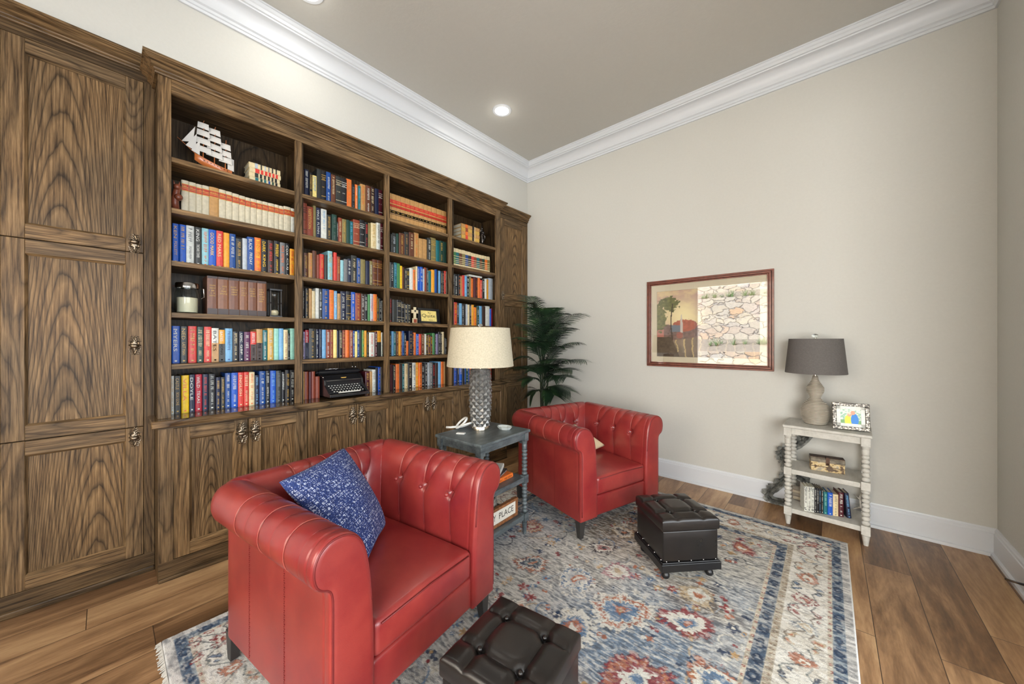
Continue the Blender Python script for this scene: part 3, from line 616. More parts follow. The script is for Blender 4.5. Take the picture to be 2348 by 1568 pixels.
def chair_parts(t):
    sec = section(); K = len(sec); nor = []
    for i in range(K):
        a = sec[max(0, i - 1)]; b = sec[min(K - 1, i + 1)]; d = (b - a).normalized(); nor.append(Vector((d.y, -d.x)))
    zs = [p.y for p in sec]; crest = zs.index(max(zs)); ZB = .595
    hx, hy, r = CD_ / 2, CW / 2, .075
    # path samples: (base point function, normal dir, arclength, region)
    smp = []; st = .004
    def straight(p, q, nrm, reg):
        L = (q - p).length; n = max(2, int(L / st))
        for k in range(n + 1): smp.append((p + (q - p) * (k / n), nrm, reg, None))
    def corner(cc, a0):
        for k in range(1, 12):
            a = a0 + (PI / 2) * k / 12; smp.append((cc, Vector((math.cos(a), math.sin(a))), 'c', (a0, k / 12)))
    straight(Vector((hx, -hy)), Vector((-hx + r, -hy)), Vector((0, -1)), 'L')
    corner(Vector((-hx + r, -hy + r)), -PI / 2 - 0); smp[-11:] = [(Vector((-hx + r, -hy + r)), Vector((-math.sin(PI / 2 * k / 12), -math.cos(PI / 2 * k / 12))), 'c', k / 12) for k in range(1, 12)]
    straight(Vector((-hx, -hy + r)), Vector((-hx, hy - r)), Vector((-1, 0)), 'B')
    smp += [(Vector((-hx + r, hy - r)), Vector((-math.cos(PI / 2 * k / 12), math.sin(PI / 2 * k / 12))), 'c', k / 12) for k in range(1, 12)]
    straight(Vector((-hx + r, hy)), Vector((hx, hy)), Vector((0, 1)), 'R')
    BT = {'L': [-.115, .065, .235], 'R': [-.115, .065, .235], 'B': [-.155, .0, .155]}
    vs = []; btn = []
    for (p, nv, reg, kk) in smp:
        tc = p.x if reg in 'LR' else p.y
        for i in range(K):
            n, z = sec[i]; dsp = 0.0; sn = nor[i]
            if reg != 'c':
                for bt in BT[reg]:
                    if i >= crest:
                        pz = (z - ZB) / (CH - ZB)
                        if z >= ZB: ln = ((bt, 1), (bt + .085 * max(0, pz) ** .6 * (1 if reg != 'B' else 1), 1))
                        elif z > .36: ln = ((bt + (ZB - z) * .12, .8),)
                        else: ln = ()
                    elif z > .592 and i > 4: ln = ((bt, 1), (bt + .085, .35))
                    else: ln = ()
                    for (lt, w) in ln:
                        d = tc - lt; dsp -= w * (.0030 * math.exp(-(d / .0036) ** 2) + (.0042 if i >= crest else .0022) * math.exp(-(d / .024) ** 2))
                    if i >= crest and z < .72:
                        dd = ((tc - bt) ** 2 + (z - ZB) ** 2); dsp -= .017 * math.exp(-dd / .017 ** 2) + .006 * math.exp(-dd / .045 ** 2)
                if reg != 'B' and z > .2:
                    d = tc - (hx - .022); dsp -= .003 * math.exp(-(d / .003) ** 2)
            nn = n + sn.x * dsp; zz = z + sn.y * dsp
            if reg == 'c':
                q = p + nv * max(0, r + nn)
                if r + nn < 0:
                    sx_ = -1; sy_ = -1 if p.y < 0 else 1
                    q = p + Vector((-sx_, -sy_)) * (-(r + nn))
                    zz -= .010 * math.exp(-((kk - .5) / .18) ** 2) if i >= crest - 2 and z > .6 else 0
                else: zz -= .006 * math.exp(-((kk - .5) / .12) ** 2) * (1 if z > .68 else 0)
            elif reg == 'B' and (abs(p.y) > hy + nn): q = Vector((-hx - nn, math.copysign(hy + nn, p.y)))
            elif reg in 'LR' and p.x < -hx - nn: q = Vector((-hx - nn, math.copysign(hy + nn, p.y)))
            else: q = p + nv * nn
            vs.append((q.x, q.y, zz))
    mb = MB(); mb.grid(vs, len(smp), K, 0, wrap=True)
    # rolled front caps
    for s in (-1, 1):
        rings = []
        cen = Vector((-.07, .45))
        for ins, dx in ((0, 0), (.001, .006), (.005, .011), (.012, .0145), (.022, .0155)):
            rg = []
            for i in range(K):
                q = sec[i] - nor[i] * ins
                if i in (0, K - 1): q = Vector((q.x - ins * (1 if i == 0 else -1) * 0, q.y + ins))
                rg.append((hx + dx, s * (hy + q.x), q.y))
            rings += rg
        k0 = len(mb.v); mb.grid(rings, 5, K, 0, wrap=True)
        mb.add([rings[4 * K + i] for i in range(K)], [list(range(K))])
    o = weld(mb.build('upholstered_frame', RED, t, smooth=True, angle=50), 5e-5)
    for reg in 'LBR':
        for bt in BT[reg]:
            i = min(range(crest, K), key=lambda k: abs(sec[k].y - ZB)); q = sec[i]; nn = q.x - .016
            x, y = {'L': (bt, -hy - nn), 'R': (bt, hy + nn), 'B': (-hx - nn, bt)}[reg]
            MB().sphere((x, y, ZB), .010, 0, 12, 8).build('button', RED, o, smooth='all')
    SEAML = SEAMGLINT
    for reg in 'LBR':
        b = MB()
        for bt in BT[reg]:
            for off in (0, 1):
                pts = []
                for i in range(K - 1, 3, -1):
                    n_, z_ = sec[i]
                    if i >= crest and z_ < ZB + .012 or i < crest and z_ < .596: continue
                    pz = max(0, (z_ - ZB) / (CH - ZB)) if i >= crest else 1; u = bt + off * .085 * pz ** .6; n2 = n_ - nor[i].x * .0018; z2 = z_ - nor[i].y * .0018
                    if reg == 'B' and abs(u) > hy - .03: continue
                    x, y = {'L': (u, -hy - n2), 'R': (u, hy + n2), 'B': (-hx - n2, u)}[reg]; pts.append((x, y, z2))
                if off and reg != 'B': pts = pts[:int(len(pts) * .62)]
                if len(pts) > 3: b.tube(pts, .0013, 5, off)
            pts = []
            for i in range(crest, K):
                n_, z_ = sec[i]
                if z_ < ZB - .012 and z_ > .41: u = bt + (ZB - z_) * .12; n2 = n_ + .0008; x, y = {'L': (u, -hy - n2), 'R': (u, hy + n2), 'B': (-hx - n2, u)}[reg]; pts.append((x, y, z_))
            b.tube(pts, .0012, 5, 1)
        b.build('seam', [SEAMGLINT, REDSEAM], o, smooth='all')
    # piping on the arm fronts and stitched seams on the outer sides
    for s in (-1, 1):
        pts = [(hx + .0115, s * (hy + q.x - nor[i].x * .007), q.y - nor[i].y * .007) for i, q in enumerate(sec) if 0 < i < K - 1 and (q.x > -.14)]
        MB().tube(pts, .0034, 6).build('piping', REDSEAM, o, smooth='all')
        st_ = MB()
        for xx in (-.13, .13):
            for k in range(58):
                z = .145 + k * .0075
                st_.box(xx - .0035, xx - .0005 + .003 * (k % 2), min(s * hy, s * (hy + .0012)), max(s * hy, s * (hy + .0012)), z, z + .0035)
        st_.build('stitching', REDSEAM, o)
    b = MB(); softbox(b, -hx + .15, hx + .004, -hy + .150, hy - .150, .272, .392, .022, .022, 12, 0, .004)
    weld(b.build('seat_cushion', RED, t, smooth='all'))
    b = MB(); b.tube([(hx - .012 + .018, -hy + .175, .380), (hx + .006, 0, .386), (hx - .012 + .018, hy - .175, .380)], .0028, 6)
    b.build('cushion_piping', REDSEAM, t, smooth='all')
    b = MB(); softbox(b, hx - .14, hx - .002, -hy + .140, hy - .140, .135, .270, .016, 0, 4); weld(b.build('front_rail', RED, t, smooth='all'))
    MB().box(-hx + .02, hx - .1, -hy + .02, hy - .02, .13, .27).build('seat_deck', REDSEAM, t)
    for sx_ in (-1, 1):
        for sy_ in (-1, 1):
            x, y = sx_ * (hx - .035), sy_ * (hy - .035); w, q = .026, .015; m_ = MB()
            m_.add([(x + a * w, y + c * w, .136) for a, c in ((-1, -1), (1, -1), (1, 1), (-1, 1))] + [(x + sx_ * .006 + a * q, y + sy_ * .006 + c * q, .0145) for a, c in ((-1, -1), (1, -1), (1, 1), (-1, 1))], [(0, 1, 2, 3), (7, 6, 5, 4), (0, 4, 5, 1), (1, 5, 6, 2), (2, 6, 7, 3), (3, 7, 4, 0)])
            m_.build('leg', DARKLEG, t, bevel=.002, seg=1)
C1 = (-1.51, .755, 8.22); C2 = (-1.454, 2.497, -16.25)
ch1 = thing('armchair', 'near red leather tufted club armchair holding the blue patterned pillow', 'armchair', (C1[0], C1[1], 0), R(C1[2]), 'red leather club armchairs'); chair_parts(ch1)
def copy_tree(o, parent=None):
    c = o.copy(); COL.objects.link(c); c.parent = parent
    for ch in list(o.children): copy_tree(ch, c)
    return c
ch2 = copy_tree(ch1); ch2.location = (C2[0], C2[1], 0); ch2.rotation_euler = (0, 0, R(C2[2])); ch2['label'] = 'far red leather tufted club armchair beside the palm, with the small cream pillow'

# ---------------------------------------------------------------- storage ottomans
NAIL = simple('silver_nail', (.7, .7, .7, 1), .25, 1)
BLKW = simple('black_wood', (.008, .008, .009, 1), .35)
def ottoman_parts(t):
    a = .161
    softbox(b := MB(), -a + .004, a - .004, -a + .004, a - .004, .112, .278, .008, 0, 4); weld(b.build('body', BLK, t, smooth='all'))
    # lid: tufted top
    n = 72; vs = []; bs = .074; H = .342; g = lambda d, w: math.exp(-(d / w) ** 2)
    for i in range(n + 1):
        for j in range(n + 1):
            x, y = (-1 + 2 * i / n), (-1 + 2 * j / n); X, Y = x * a, y * a
            z = H + .012 * (1 - x ** 4) * (1 - y ** 4)
            e = min(a - abs(X), a - abs(Y)); z -= .010 * (1 - min(1, e / .014)) ** 2
            fade = min(1, e / .03 + .25); dz = 0
            for s in (-bs, bs):
                bowx = s + .008 * math.sin(PI * (Y + bs) / (2 * bs)) * (1 if s > 0 else -1) * (abs(Y) < bs); bowy = s + .008 * math.sin(PI * (X + bs) / (2 * bs)) * (1 if s > 0 else -1) * (abs(X) < bs)
                for d in (X - bowx, Y - bowy): dz -= .0045 * g(d, .0035) + .007 * g(d, .016)
                for s2 in (-bs, bs): dz -= .016 * math.exp(-((X - s) ** 2 + (Y - s2) ** 2) / .016 ** 2)
            vs.append((X, Y, z + dz * fade))
    mb = MB(); mb.grid(vs, n + 1, n + 1)
    edge = [(i, 0) for i in range(n)] + [(n, j) for j in range(n)] + [(i, n) for i in range(n, 0, -1)] + [(0, j) for j in range(n, 0, -1)]
    top = [vs[i * (n + 1) + j] for i, j in edge]; m_ = len(top)
    low = [(x * 1.006, y * 1.006, .325) for x, y, z in top]; lo2 = [(x * 1.006, y * 1.006, .285) for x, y, z in top]; lo3 = [(x * .99, y * .99, .279) for x, y, z in top]
    ring = top + low + lo2 + lo3; k0 = len(mb.v)
    mb.grid(ring, 4, m_, 0, wrap=True); mb.add(lo3, [list(range(m_))])
    lid = weld(mb.build('lid', BLK, t, smooth=True, angle=60))
    for s in (-bs, bs):
        for q in (-bs, bs): MB().sphere((s, q, H - .001), .0085, 0, 12, 8).build('button', BLK, lid, smooth='all')
    MB().box(-a - .008, a + .008, -a - .008, a + .008, .064, .106).box(-a - .003, a + .003, -a - .003, a + .003, .105, .113).build('plinth', BLKW, t, bevel=.003)
    for s in (-1, 1):
        for k in range(5):
            q = -.14 + .07 * k
            for (x, y) in ((s * (a - .001), q), (q, s * (a - .001))): MB().sphere((x, y, .119), .0038, 0, 8, 6).build('nailhead', NAIL, t, smooth='all')
        for q in (-1, 1):
            MB().lathe([(.016, .0135), (.021, .022), (.021, .034), (.014, .044), (.016, .05), (.018, .0645)], (s * (a - .035), q * (a - .035), 0), 16).build('bun_foot', BLKW, t, smooth=True)
ot1 = thing('ottoman', 'black leather tufted storage ottoman in front of the near armchair, cut by the frame', 'ottoman', (-.75, .855, 0), R(8.1), 'black tufted storage ottomans'); ottoman_parts(ot1)
ot2 = copy_tree(ot1); ot2.location = (-.672, 2.196, 0); ot2.rotation_euler = (0, 0, R(-42.8)); ot2['label'] = 'black leather tufted storage ottoman on bun feet in front of the far armchair'

# ---------------------------------------------------------------- pillows
def pillow(name, label, T, L, B_, R_, thick, mat, cat='pillow', n=36, group=None):
    T, L, B_, R_ = map(Vector, (T, L, B_, R_)); c = (T + L + B_ + R_) / 4; nrm = (R_ - L).cross(T - B_).normalized()
    if nrm.dot(Vector((0, 0, HC)) - c) < 0: nrm = -nrm
    t = thing(name, label, cat, c, 0, group); mb = MB()
    for s in (1, -1):
        vs = []
        for i in range(n + 1):
            for j in range(n + 1):
                u, v = i / n, j / n; p = L * (1 - u) * (1 - v) + T * u * (1 - v) + B_ * (1 - u) * v + R_ * u * v; e_ = 1 - .035 * abs(2 * u - 1) ** 6 * abs(2 * v - 1) ** 6; p = c + (p - c) * e_
                a, b = 2 * u - 1, 2 * v - 1; f = ((1 - a * a) * (1 - b * b)) ** .5
                k = .03 * (1 - a * a) * abs(b) ** 3 * -math.copysign(1, b); k2 = .03 * (1 - b * b) * abs(a) ** 3 * -math.copysign(1, a)
                p = p + (B_ + R_ - L - T) / 2 * k + (T + R_ - L - B_) / 2 * k2
                w = .004 * math.sin(11 * u + 5 * v) * f
                vs.append(p + nrm * (s * (thick / 2) * f + w) - c)
        mb.grid(vs, n + 1, n + 1)
    o = mb.build('cover', mat, t, smooth='all'); uvl = o.data.uv_layers.new(name='UVMap'); m1 = (n + 1) ** 2
    for lp in o.data.loops: q = lp.vertex_index % m1; uvl.data[lp.index].uv = ((q // (n + 1)) / n, (q % (n + 1)) / n)
    weld(o, 2e-4); return t
def pillowmat():
    m, nt, b = new('blue_batik'); v = coords(nt, (1, 1, 1), False, 'UV')
    tc = nd(nt, 'TexCoord').outputs['Object']
    x, y, z = nd(nt, 'SeparateXYZ', {0: tc}).outputs
    ux, uy, uz = nd(nt, 'SeparateXYZ', {0: nd(nt, 'TexCoord').outputs['UV']}).outputs; a = mth(nt, 'MULTIPLY', ux, 31); c = mth(nt, 'MULTIPLY', uy, 31)
    cell = nd(nt, 'CombineXYZ', {0: mth(nt, 'FLOOR', a), 1: mth(nt, 'FLOOR', c)}).outputs[0]
    rv = nd(nt, 'TexWhiteNoise', {'Vector': cell}, noise_dimensions='3D').outputs[0]
    fa = mth(nt, 'ABSOLUTE', mth(nt, 'SUBTRACT', mth(nt, 'FRACT', a), .5)); fc = mth(nt, 'ABSOLUTE', mth(nt, 'SUBTRACT', mth(nt, 'FRACT', c), .5))
    mx = mth(nt, 'MAXIMUM', fa, fc)
    sq = mth(nt, 'MULTIPLY', mth(nt, 'GREATER_THAN', mx, .20), mth(nt, 'LESS_THAN', mx, .36))
    dot = mth(nt, 'LESS_THAN', mx, mth(nt, 'MULTIPLY', rv, .2))
    nz = nd(nt, 'TexNoise', {'Vector': tc, 'Scale': 190, 'Detail': 3}).outputs[0]
    k = mth(nt, 'MULTIPLY', mth(nt, 'MAXIMUM', sq, dot), mth(nt, 'GREATER_THAN', mth(nt, 'ADD', nz, mth(nt, 'MULTIPLY', rv, .12)), .60))
    base = ramp(nt, nz, [(.3, (.008, .016, .075, 1)), (.7, (.02, .055, .24, 1))])
    nt.links.new(mixc(nt, k, base, (.52, .57, .70, 1)), b.inputs['Base Color']); b.inputs['Roughness'].default_value = .85
    bump(nt, b, nz, .35, .002); return m
pillow('pillow', 'blue pillow with white batik pattern leaning in the near red armchair', (-1.76, .765, .79), (-1.575, .43, .765), (-1.34, .665, .425), (-1.575, .885, .425), .155, pillowmat())
CREAMF = simple('cream_fabric', (.62, .52, .33, 1), .85, nscale=200, namp=.1, bmp=.3)
p2 = pillow('pillow', 'small cream pillow with a script monogram in the far armchair', (-1.545, 2.51, .635), (-1.555, 2.295, .53), (-1.385, 2.46, .432), (-1.372, 2.725, .440), .055, CREAMF, n=18)
BLACKT = simple('black_print', (.02, .018, .016, 1), .6)
p2m = MB(); cc = p2.location
pc = Vector((-1.445, 2.50, .555)); 
pts = [Vector((0, math.sin(k * .5) * .018 * (1 if k < 14 else .5), math.cos(k * .5) * .03 - .002 * k + .03)) for k in range(30)]
p2m.tube([pc - cc + q + Vector((q.z * -.45, q.y * .2, 0)) for q in pts], .0012, 4); p2m.build('monogram', BLACKT, p2)

# ---------------------------------------------------------------- spool-leg tables
def spool(b, x, y, z0, z1, r, pitch):
    n = max(1, round((z1 - z0) / pitch)); h = (z1 - z0) / n; pr = []
    for k in range(n):
        for q in range(7): a = q / 6; pr.append((r * (.55 + .47 * math.sin(PI * a) ** .6), z0 + h * (k + a * .96 + .02)))
    b.lathe(pr, (x, y, 0), 16)
def spool_table(t, wx, wy, zt, z1, z2, mat, r=.019, pitch=.0245, bracket=True, thick=.02):
    hx, hy = wx / 2, wy / 2
    MB().box(-hx, hx, -hy, hy, zt - thick, zt).build('tabletop', mat, t, bevel=.006, seg=2)
    lx, ly = hx - .03, hy - .03
    for sx_ in (-1, 1):
        for sy_ in (-1, 1):
            x, y = sx_ * lx, sy_ * ly; b = MB(); w = r * 1.02
            b.box(x - w, x + w, y - w, y + w, zt - thick - .055, zt - thick)
            b.lathe([(r * .9, zt - .13), (r * .95, zt - .10), (r * .8, zt - .095), (r * 1.0, zt - .085), (r * 1.0, zt - .075)], (x, y, 0), 16)
            spool(b, x, y, z1 + .012, zt - .13, r, pitch); b.box(x - w, x + w, y - w, y + w, z1 - .04, z1 + .012)
            spool(b, x, y, z2 + .012, z1 - .04, r, pitch); b.box(x - w, x + w, y - w, y + w, z2 - .045, z2 + .012)
            b.lathe([(r * .58, .0135 if mat is GREYW else 0), (r * .95, z2 - .055), (r * .7, z2 - .052), (r * .9, z2 - .045)], (x, y, 0), 14)
            b.build('leg', mat, t, smooth=True, angle=35, bevel=0)
    b = MB()
    for s in (-1, 1):
        b.box(-lx, lx, s * ly - .008, s * ly + .008, zt - thick - .045, zt - thick); b.box(s * lx - .008, s * lx + .008, -ly, ly, zt - thick - .045, zt - thick)
        if bracket:
            for q in (-1, 1):
                for k in range(4):
                    d = .02 + .009 * k
                    b.box(q * lx - q * 0 - (d + .02 - .009 * k if q > 0 else -.0), q * lx + (d + .02 - .009 * k if q < 0 else 0), s * ly - .007, s * ly + .007, zt - thick - .045 - .008 * (4 - k) + .0, zt - thick - .044)
    b.build('apron', mat, t, bevel=.001, seg=1)
    for nm, z in (('middle_shelf', z1), ('lower_shelf', z2)):
        MB().box(-lx - .008, lx + .008, -ly - .008, ly + .008, z - .032, z).build(nm, mat, t, bevel=.003)
def paintw(name, c0, c1, rough=.5):
    m, nt, b = new(name); n = nd(nt, 'TexNoise', {'Vector': coords(nt, (1, .25, 1)), 'Scale': 28, 'Detail': 6, 'Roughness': .7}).outputs[0]
    nt.links.new(ramp(nt, n, [(.36, c0), (.62, c1)]), b.inputs['Base Color']); b.inputs['Roughness'].default_value = rough; bump(nt, b, n, .2, .002); return m
GREYW = paintw('weathered_grey_wood', (.045, .055, .062, 1), (.125, .15, .155, 1), .38)
WHTW = paintw('chalk_white_paint', (.47, .46, .42, 1), (.58, .57, .53, 1), .55)
ET = (-1.682, 1.632, 3.0)
et = thing('side_table', 'grey painted spool-leg side table between the two red armchairs', 'table', (ET[0], ET[1], 0), R(ET[2])); spool_table(et, .40, .485, .71, .395, .145, GREYW)
WT = (-.012, 3.345, -3.0)
wt = thing('side_table', 'white painted spool-leg side table against the back wall', 'table', (WT[0], WT[1], 0), R(WT[2])); spool_table(wt, .455, .33, .705, .392, .115, WHTW, .021, .027, False)

# ---------------------------------------------------------------- lamps
BRASS = simple('brushed_nickel', (.66, .60, .50, 1), .22, 1)
def fabric(name, c, bs=.3):
    m, nt, b = new(name); v = coords(nt)
    n = nd(nt, 'TexNoise', {'Vector': v, 'Scale': 120, 'Detail': 3}).outputs[0]; n2 = nd(nt, 'TexNoise', {'Vector': nd(nt, 'Mapping', {0: v, 3: (1, 1, 12)}).outputs[0], 'Scale': 60, 'Detail': 2}).outputs[0]
    d = tuple(k * .8 for k in c[:3]) + (1,)
    nt.links.new(ramp(nt, mth(nt, 'MULTIPLY', mth(nt, 'ADD', n, n2), .5), [(.4, d), (.6, c)]), b.inputs['Base Color']); b.inputs['Roughness'].default_value = .85
    bump(nt, b, n, bs, .002); return m
def lampshade(t, z0, z1, r0, r1, mat):
    MB().lathe([(r0 - .003, z0), (r0, z0), (r0 + .001, z0 + .006), (r0, z0 + .008), (r1, z1 - .006), (r1, z1), (r1 - .003, z1), (r0 - .003, z0 + .004)], seg=56, cap=False).build('lamp_shade', mat, t, smooth=True)
    b = MB()
    for k in range(3): a = 2 * PI * k / 3; b.tube([(0, 0, z1 - .02), (r1 * math.cos(a) * .98, r1 * math.sin(a) * .98, z1 - .012)], .0018, 6)
    b.lathe([(.012, z1 - .026), (.012, z1 - .016)], seg=12); b.build('shade_spider', BRASS, t, smooth=True)
L1 = onZ(1101.5, 983.5, .71)
l1 = thing('table_lamp', 'faceted silver table lamp with cream drum shade on the grey side table', 'lamp', L1)
b = MB(); b.lathe([(.055, 0), (.057, .002), (.057, .024), (.055, .027), (.03, .028)], seg=40); b.build('base', BRASS, l1, smooth=True)
SILV, nt, bb_ = new('silver_facets'); n = nd(nt, 'TexNoise', {'Vector': coords(nt), 'Scale': 40, 'Detail': 4}).outputs[0]
nt.links.new(ramp(nt, n, [(.3, (.13, .13, .125, 1)), (.7, (.34, .34, .33, 1))]), bb_.inputs['Base Color']); bb_.inputs['Metallic'].default_value = .7; bb_.inputs['Roughness'].default_value = .36
b = MB(); NR, NA = 18, 9; z0, z1 = .027, .400
def rad(f): return .0515 + .0165 * math.sin(PI * (.16 + .80 * (1 - f))) ** .8 + .001
def V(i, j, dr=0): f = i / NR; a = 2 * PI * (j + (i % 2) / 2) / NA; rr = rad(f) + dr; return Vector((rr * math.cos(a + .2), rr * math.sin(a + .2), z0 + (z1 - z0) * f))
for i in range(-1, NR):
    for j in range(NA):
        j2 = j if (i + 1) % 2 else j
        lo = V(i, j) if i >= 0 else None; hi = V(i + 2, j) if i + 2 <= NR else None
        if (i % 2) == 0: lf, rt = V(i + 1, j - 1), V(i + 1, j)
        else: lf, rt = V(i + 1, j), V(i + 1, j + 1)
        f = (i + 1) / NR; a = 2 * PI * (j + (i % 2) / 2) / NA + .2; rr = rad(f) + .0105; ce = Vector((rr * math.cos(a), rr * math.sin(a), z0 + (z1 - z0) * f))
        if lo is not None: b.add([lo, rt, ce], [(0, 1, 2)]); b.add([lf, lo, ce], [(0, 1, 2)])
        if hi is not None: b.add([rt, hi, ce], [(0, 1, 2)]); b.add([hi, lf, ce], [(0, 1, 2)])
b.lathe([(.050, z1 - .01), (.056, z1 - .004), (.055, z1 + .002), (.012, z1 + .003)], seg=30)
b.build('body', SILV, l1)
CREAMSH = fabric('cream_linen', (.53, .48, .36, 1)); GREYSH = fabric('grey_felt', (.135, .125, .12, 1))
MB().lathe([(.008, .40), (.008, .50), (.004, .505), (.004, .68)], seg=12).build('stem', BRASS, l1, smooth=True)
lampshade(l1, .422, .675, .222, .198, CREAMSH)
GLASSK = simple('clear_glass', (.9, .95, .95, 1), .05, **{'Transmission Weight': 1.0, 'IOR': 1.45})
MB().sphere((0, 0, .694), .014, 0, 14, 8, (1, 1, .8)).build('finial', GLASSK, l1, smooth='all')
L2 = onZ(1870, 966, .7055); L2.y = min(L2.y, 3.378)
l2 = thing('table_lamp', 'ribbed grey gourd table lamp with charcoal shade on the white side table', 'lamp', L2)
pr = []
ctl = [(0, .058), (.02, .069), (.06, .082), (.10, .084), (.14, .070), (.17, .042), (.188, .030), (.205, .037), (.235, .050), (.262, .050), (.285, .036), (.31, .022), (.345, .014)]
k = 0; zz = 0
while zz <= .345:
    for q in range(len(ctl) - 1):
        if ctl[q][0] <= zz <= ctl[q + 1][0]:
            f = (zz - ctl[q][0]) / (ctl[q + 1][0] - ctl[q][0]); f = f * f * (3 - 2 * f) if 0 else f; rr = ctl[q][1] * (1 - f) + ctl[q + 1][1] * f; break
    pr.append((rr + (.0016 if (k // 2) % 2 else -.0016), zz)); zz += .0024; k += 1
RIB, nt, bb_ = new('ribbed_resin'); n = nd(nt, 'TexNoise', {'Vector': coords(nt, (1, 1, 1)), 'Scale': 18, 'Detail': 4}).outputs[0]
zf = nd(nt, 'SeparateXYZ', {0: nd(nt, 'TexCoord').outputs['Object']}).outputs[2]
gv = mth(nt, 'FRACT', mth(nt, 'DIVIDE', zf, .0096)); gv = mth(nt, 'LESS_THAN', gv, .45)
nt.links.new(mixc(nt, gv, ramp(nt, n, [(.3, (.40, .36, .29, 1)), (.7, (.55, .51, .43, 1))]), (.16, .13, .10, 1)), bb_.inputs['Base Color']); bb_.inputs['Roughness'].default_value = .45
MB().lathe(pr, seg=48).build('body', RIB, l2, smooth='all')
MB().lathe([(.010, .34), (.012, .36), (.008, .37), (.008, .40), (.004, .41), (.004, .62)], seg=14).build('stem', BRASS, l2, smooth=True)
lampshade(l2, .363, .610, .174, .152, GREYSH)
MB().sphere((0, 0, .632), .019, 0, 16, 8, (1, 1, .72)).lathe([(.006, .606), (.004, .615), (.007, .62)], seg=10).build('finial', GLASSK, l2, smooth='all')
# ---------------------------------------------------------------- rug
def vnoise(x, y, sx, sy, seed, octs=3):
    g = np.random.RandomState(seed); out = np.zeros_like(x); amp = 1; tot = 0
    for o in range(octs):
        N = 256; G = g.rand(N, N); a = x * sx * 2 ** o + 37; b = y * sy * 2 ** o + 91
        i, j = np.floor(a).astype(int), np.floor(b).astype(int); fa, fb = a - i, b - j; fa = fa * fa * (3 - 2 * fa); fb = fb * fb * (3 - 2 * fb); i %= N; j %= N
        out += amp * ((G[i, j] * (1 - fa) + G[(i + 1) % N, j] * fa) * (1 - fb) + (G[i, (j + 1) % N] * (1 - fa) + G[(i + 1) % N, (j + 1) % N] * fa) * fb); tot += amp; amp *= .55
    return out / tot
C3 = lambda r, g, b: np.array(srgb(r, g, b)[:3])
rx0, rx1, ry0, ry1 = -2.15, .092, .158, 3.13; st = .0042
nx, ny = int((rx1 - rx0) / st), int((ry1 - ry0) / st)
X, Y = np.meshgrid(np.linspace(rx0, rx1, nx), np.linspace(ry0, ry1, ny), indexing='ij')
lerp = lambda a, b, t: a * (1 - t[..., None]) + b * t[..., None]
big = vnoise(X, Y, 1.6, 1.6, 1, 3); big2 = vnoise(X, Y, 1.3, 1.3, 5, 3); streak = vnoise(X, Y, 26, 150, 2, 3); spk = vnoise(X, Y, 60, 110, 3, 2); wx = vnoise(X, Y, 22, 22, 8, 2) - .5; wy = vnoise(X, Y, 22, 22, 9, 2) - .5
F = np.zeros(X.shape + (3,)); F[:] = C3(170, 176, 182)
sst = lambda v, a, b: np.clip((v - a) / (b - a), 0, 1)
F = lerp(F, C3(108, 138, 168)[None, None], sst(big, .50, .64) * .85)
F = lerp(F, C3(140, 118, 92)[None, None], sst(big2, .50, .62) * .95)
F = lerp(F, C3(196, 190, 176)[None, None], sst(1 - big, .50, .64) * .75)
F = lerp(F, C3(92, 98, 108)[None, None], sst(streak, .54, .68) * .7)
F = lerp(F, C3(224, 222, 214)[None, None], sst(1 - streak, .54, .68) * .75)
rg = np.random.RandomState(4)
def dabs(F, X, Y, n, cols, smin, smax, cond=None, seed=0):
    g = np.random.RandomState(seed)
    for _ in range(n):
        cx_, cy_ = g.uniform(rx0 + .35, rx1 - .35), g.uniform(ry0 + .35, ry1 - .35)
        if cond == 'b': cx_, cy_ = g.uniform(rx0, rx1), g.uniform(ry0, ry1)
        s = g.uniform(smin, smax); a = g.uniform(0, PI); c = C3(*cols[g.randint(len(cols))])
        i0, i1 = int((cx_ - 2 * s - rx0) / st), int((cx_ + 2 * s - rx0) / st) + 2; j0, j1 = int((cy_ - 2 * s - ry0) / st), int((cy_ + 2 * s - ry0) / st) + 2
        i0, j0 = max(0, i0), max(0, j0)
        x, y = X[i0:i1, j0:j1] - cx_, Y[i0:i1, j0:j1] - cy_
        if x.size == 0: continue
        th = np.arctan2(y, x) + a; k = g.randint(3); r = np.hypot(x, y)
        lim = s * (1 + .35 * np.sin((4, 5, 7)[k] * th)) if g.rand() < .6 else s * np.abs(np.cos(th)) ** .7
        m = (r < lim); F[i0:i1, j0:j1][m] = F[i0:i1, j0:j1][m] * .12 + c * .88
        if g.rand() < .4: m = r < s * .35; F[i0:i1, j0:j1][m] = C3(*cols[g.randint(len(cols))])
def rosette(F, cx_, cy_, rr, cols, pet=9, el=1.0, rot=0., ragged=.10):
    x, y = X - cx_ + wx * .05, Y - cy_ + wy * .05; pet = pet + 5; c, s = math.cos(rot), math.sin(rot); x, y = (x * c + y * s) / el, (-x * s + y * c) * el
    r = np.hypot(x, y) / rr; th = np.arctan2(y, x); r = r / (1 + ragged * np.sin(pet * th) + .05 * np.sin(2 * pet * th + 1) + .08 * np.sin(3 * th + cx_ * 40) + .5 * (spk - .5))
    n = len(cols)
    for k, col in enumerate(cols):
        if col is None: continue
        a, b = 1 - k / n, 1 - (k + 1) / n; m = (r < a) & (r >= b); F[m] = F[m] * .15 + C3(*col) * .85
    m = np.abs(r - 1) < .05; F[m] = F[m] * .5 + C3(70, 70, 80) * .5
W_, O_, Rr, B_, G_, N_, T_ = (232, 228, 214), (196, 108, 58), (160, 42, 44), (88, 128, 168), (178, 184, 190), (38, 62, 98), (205, 180, 140)
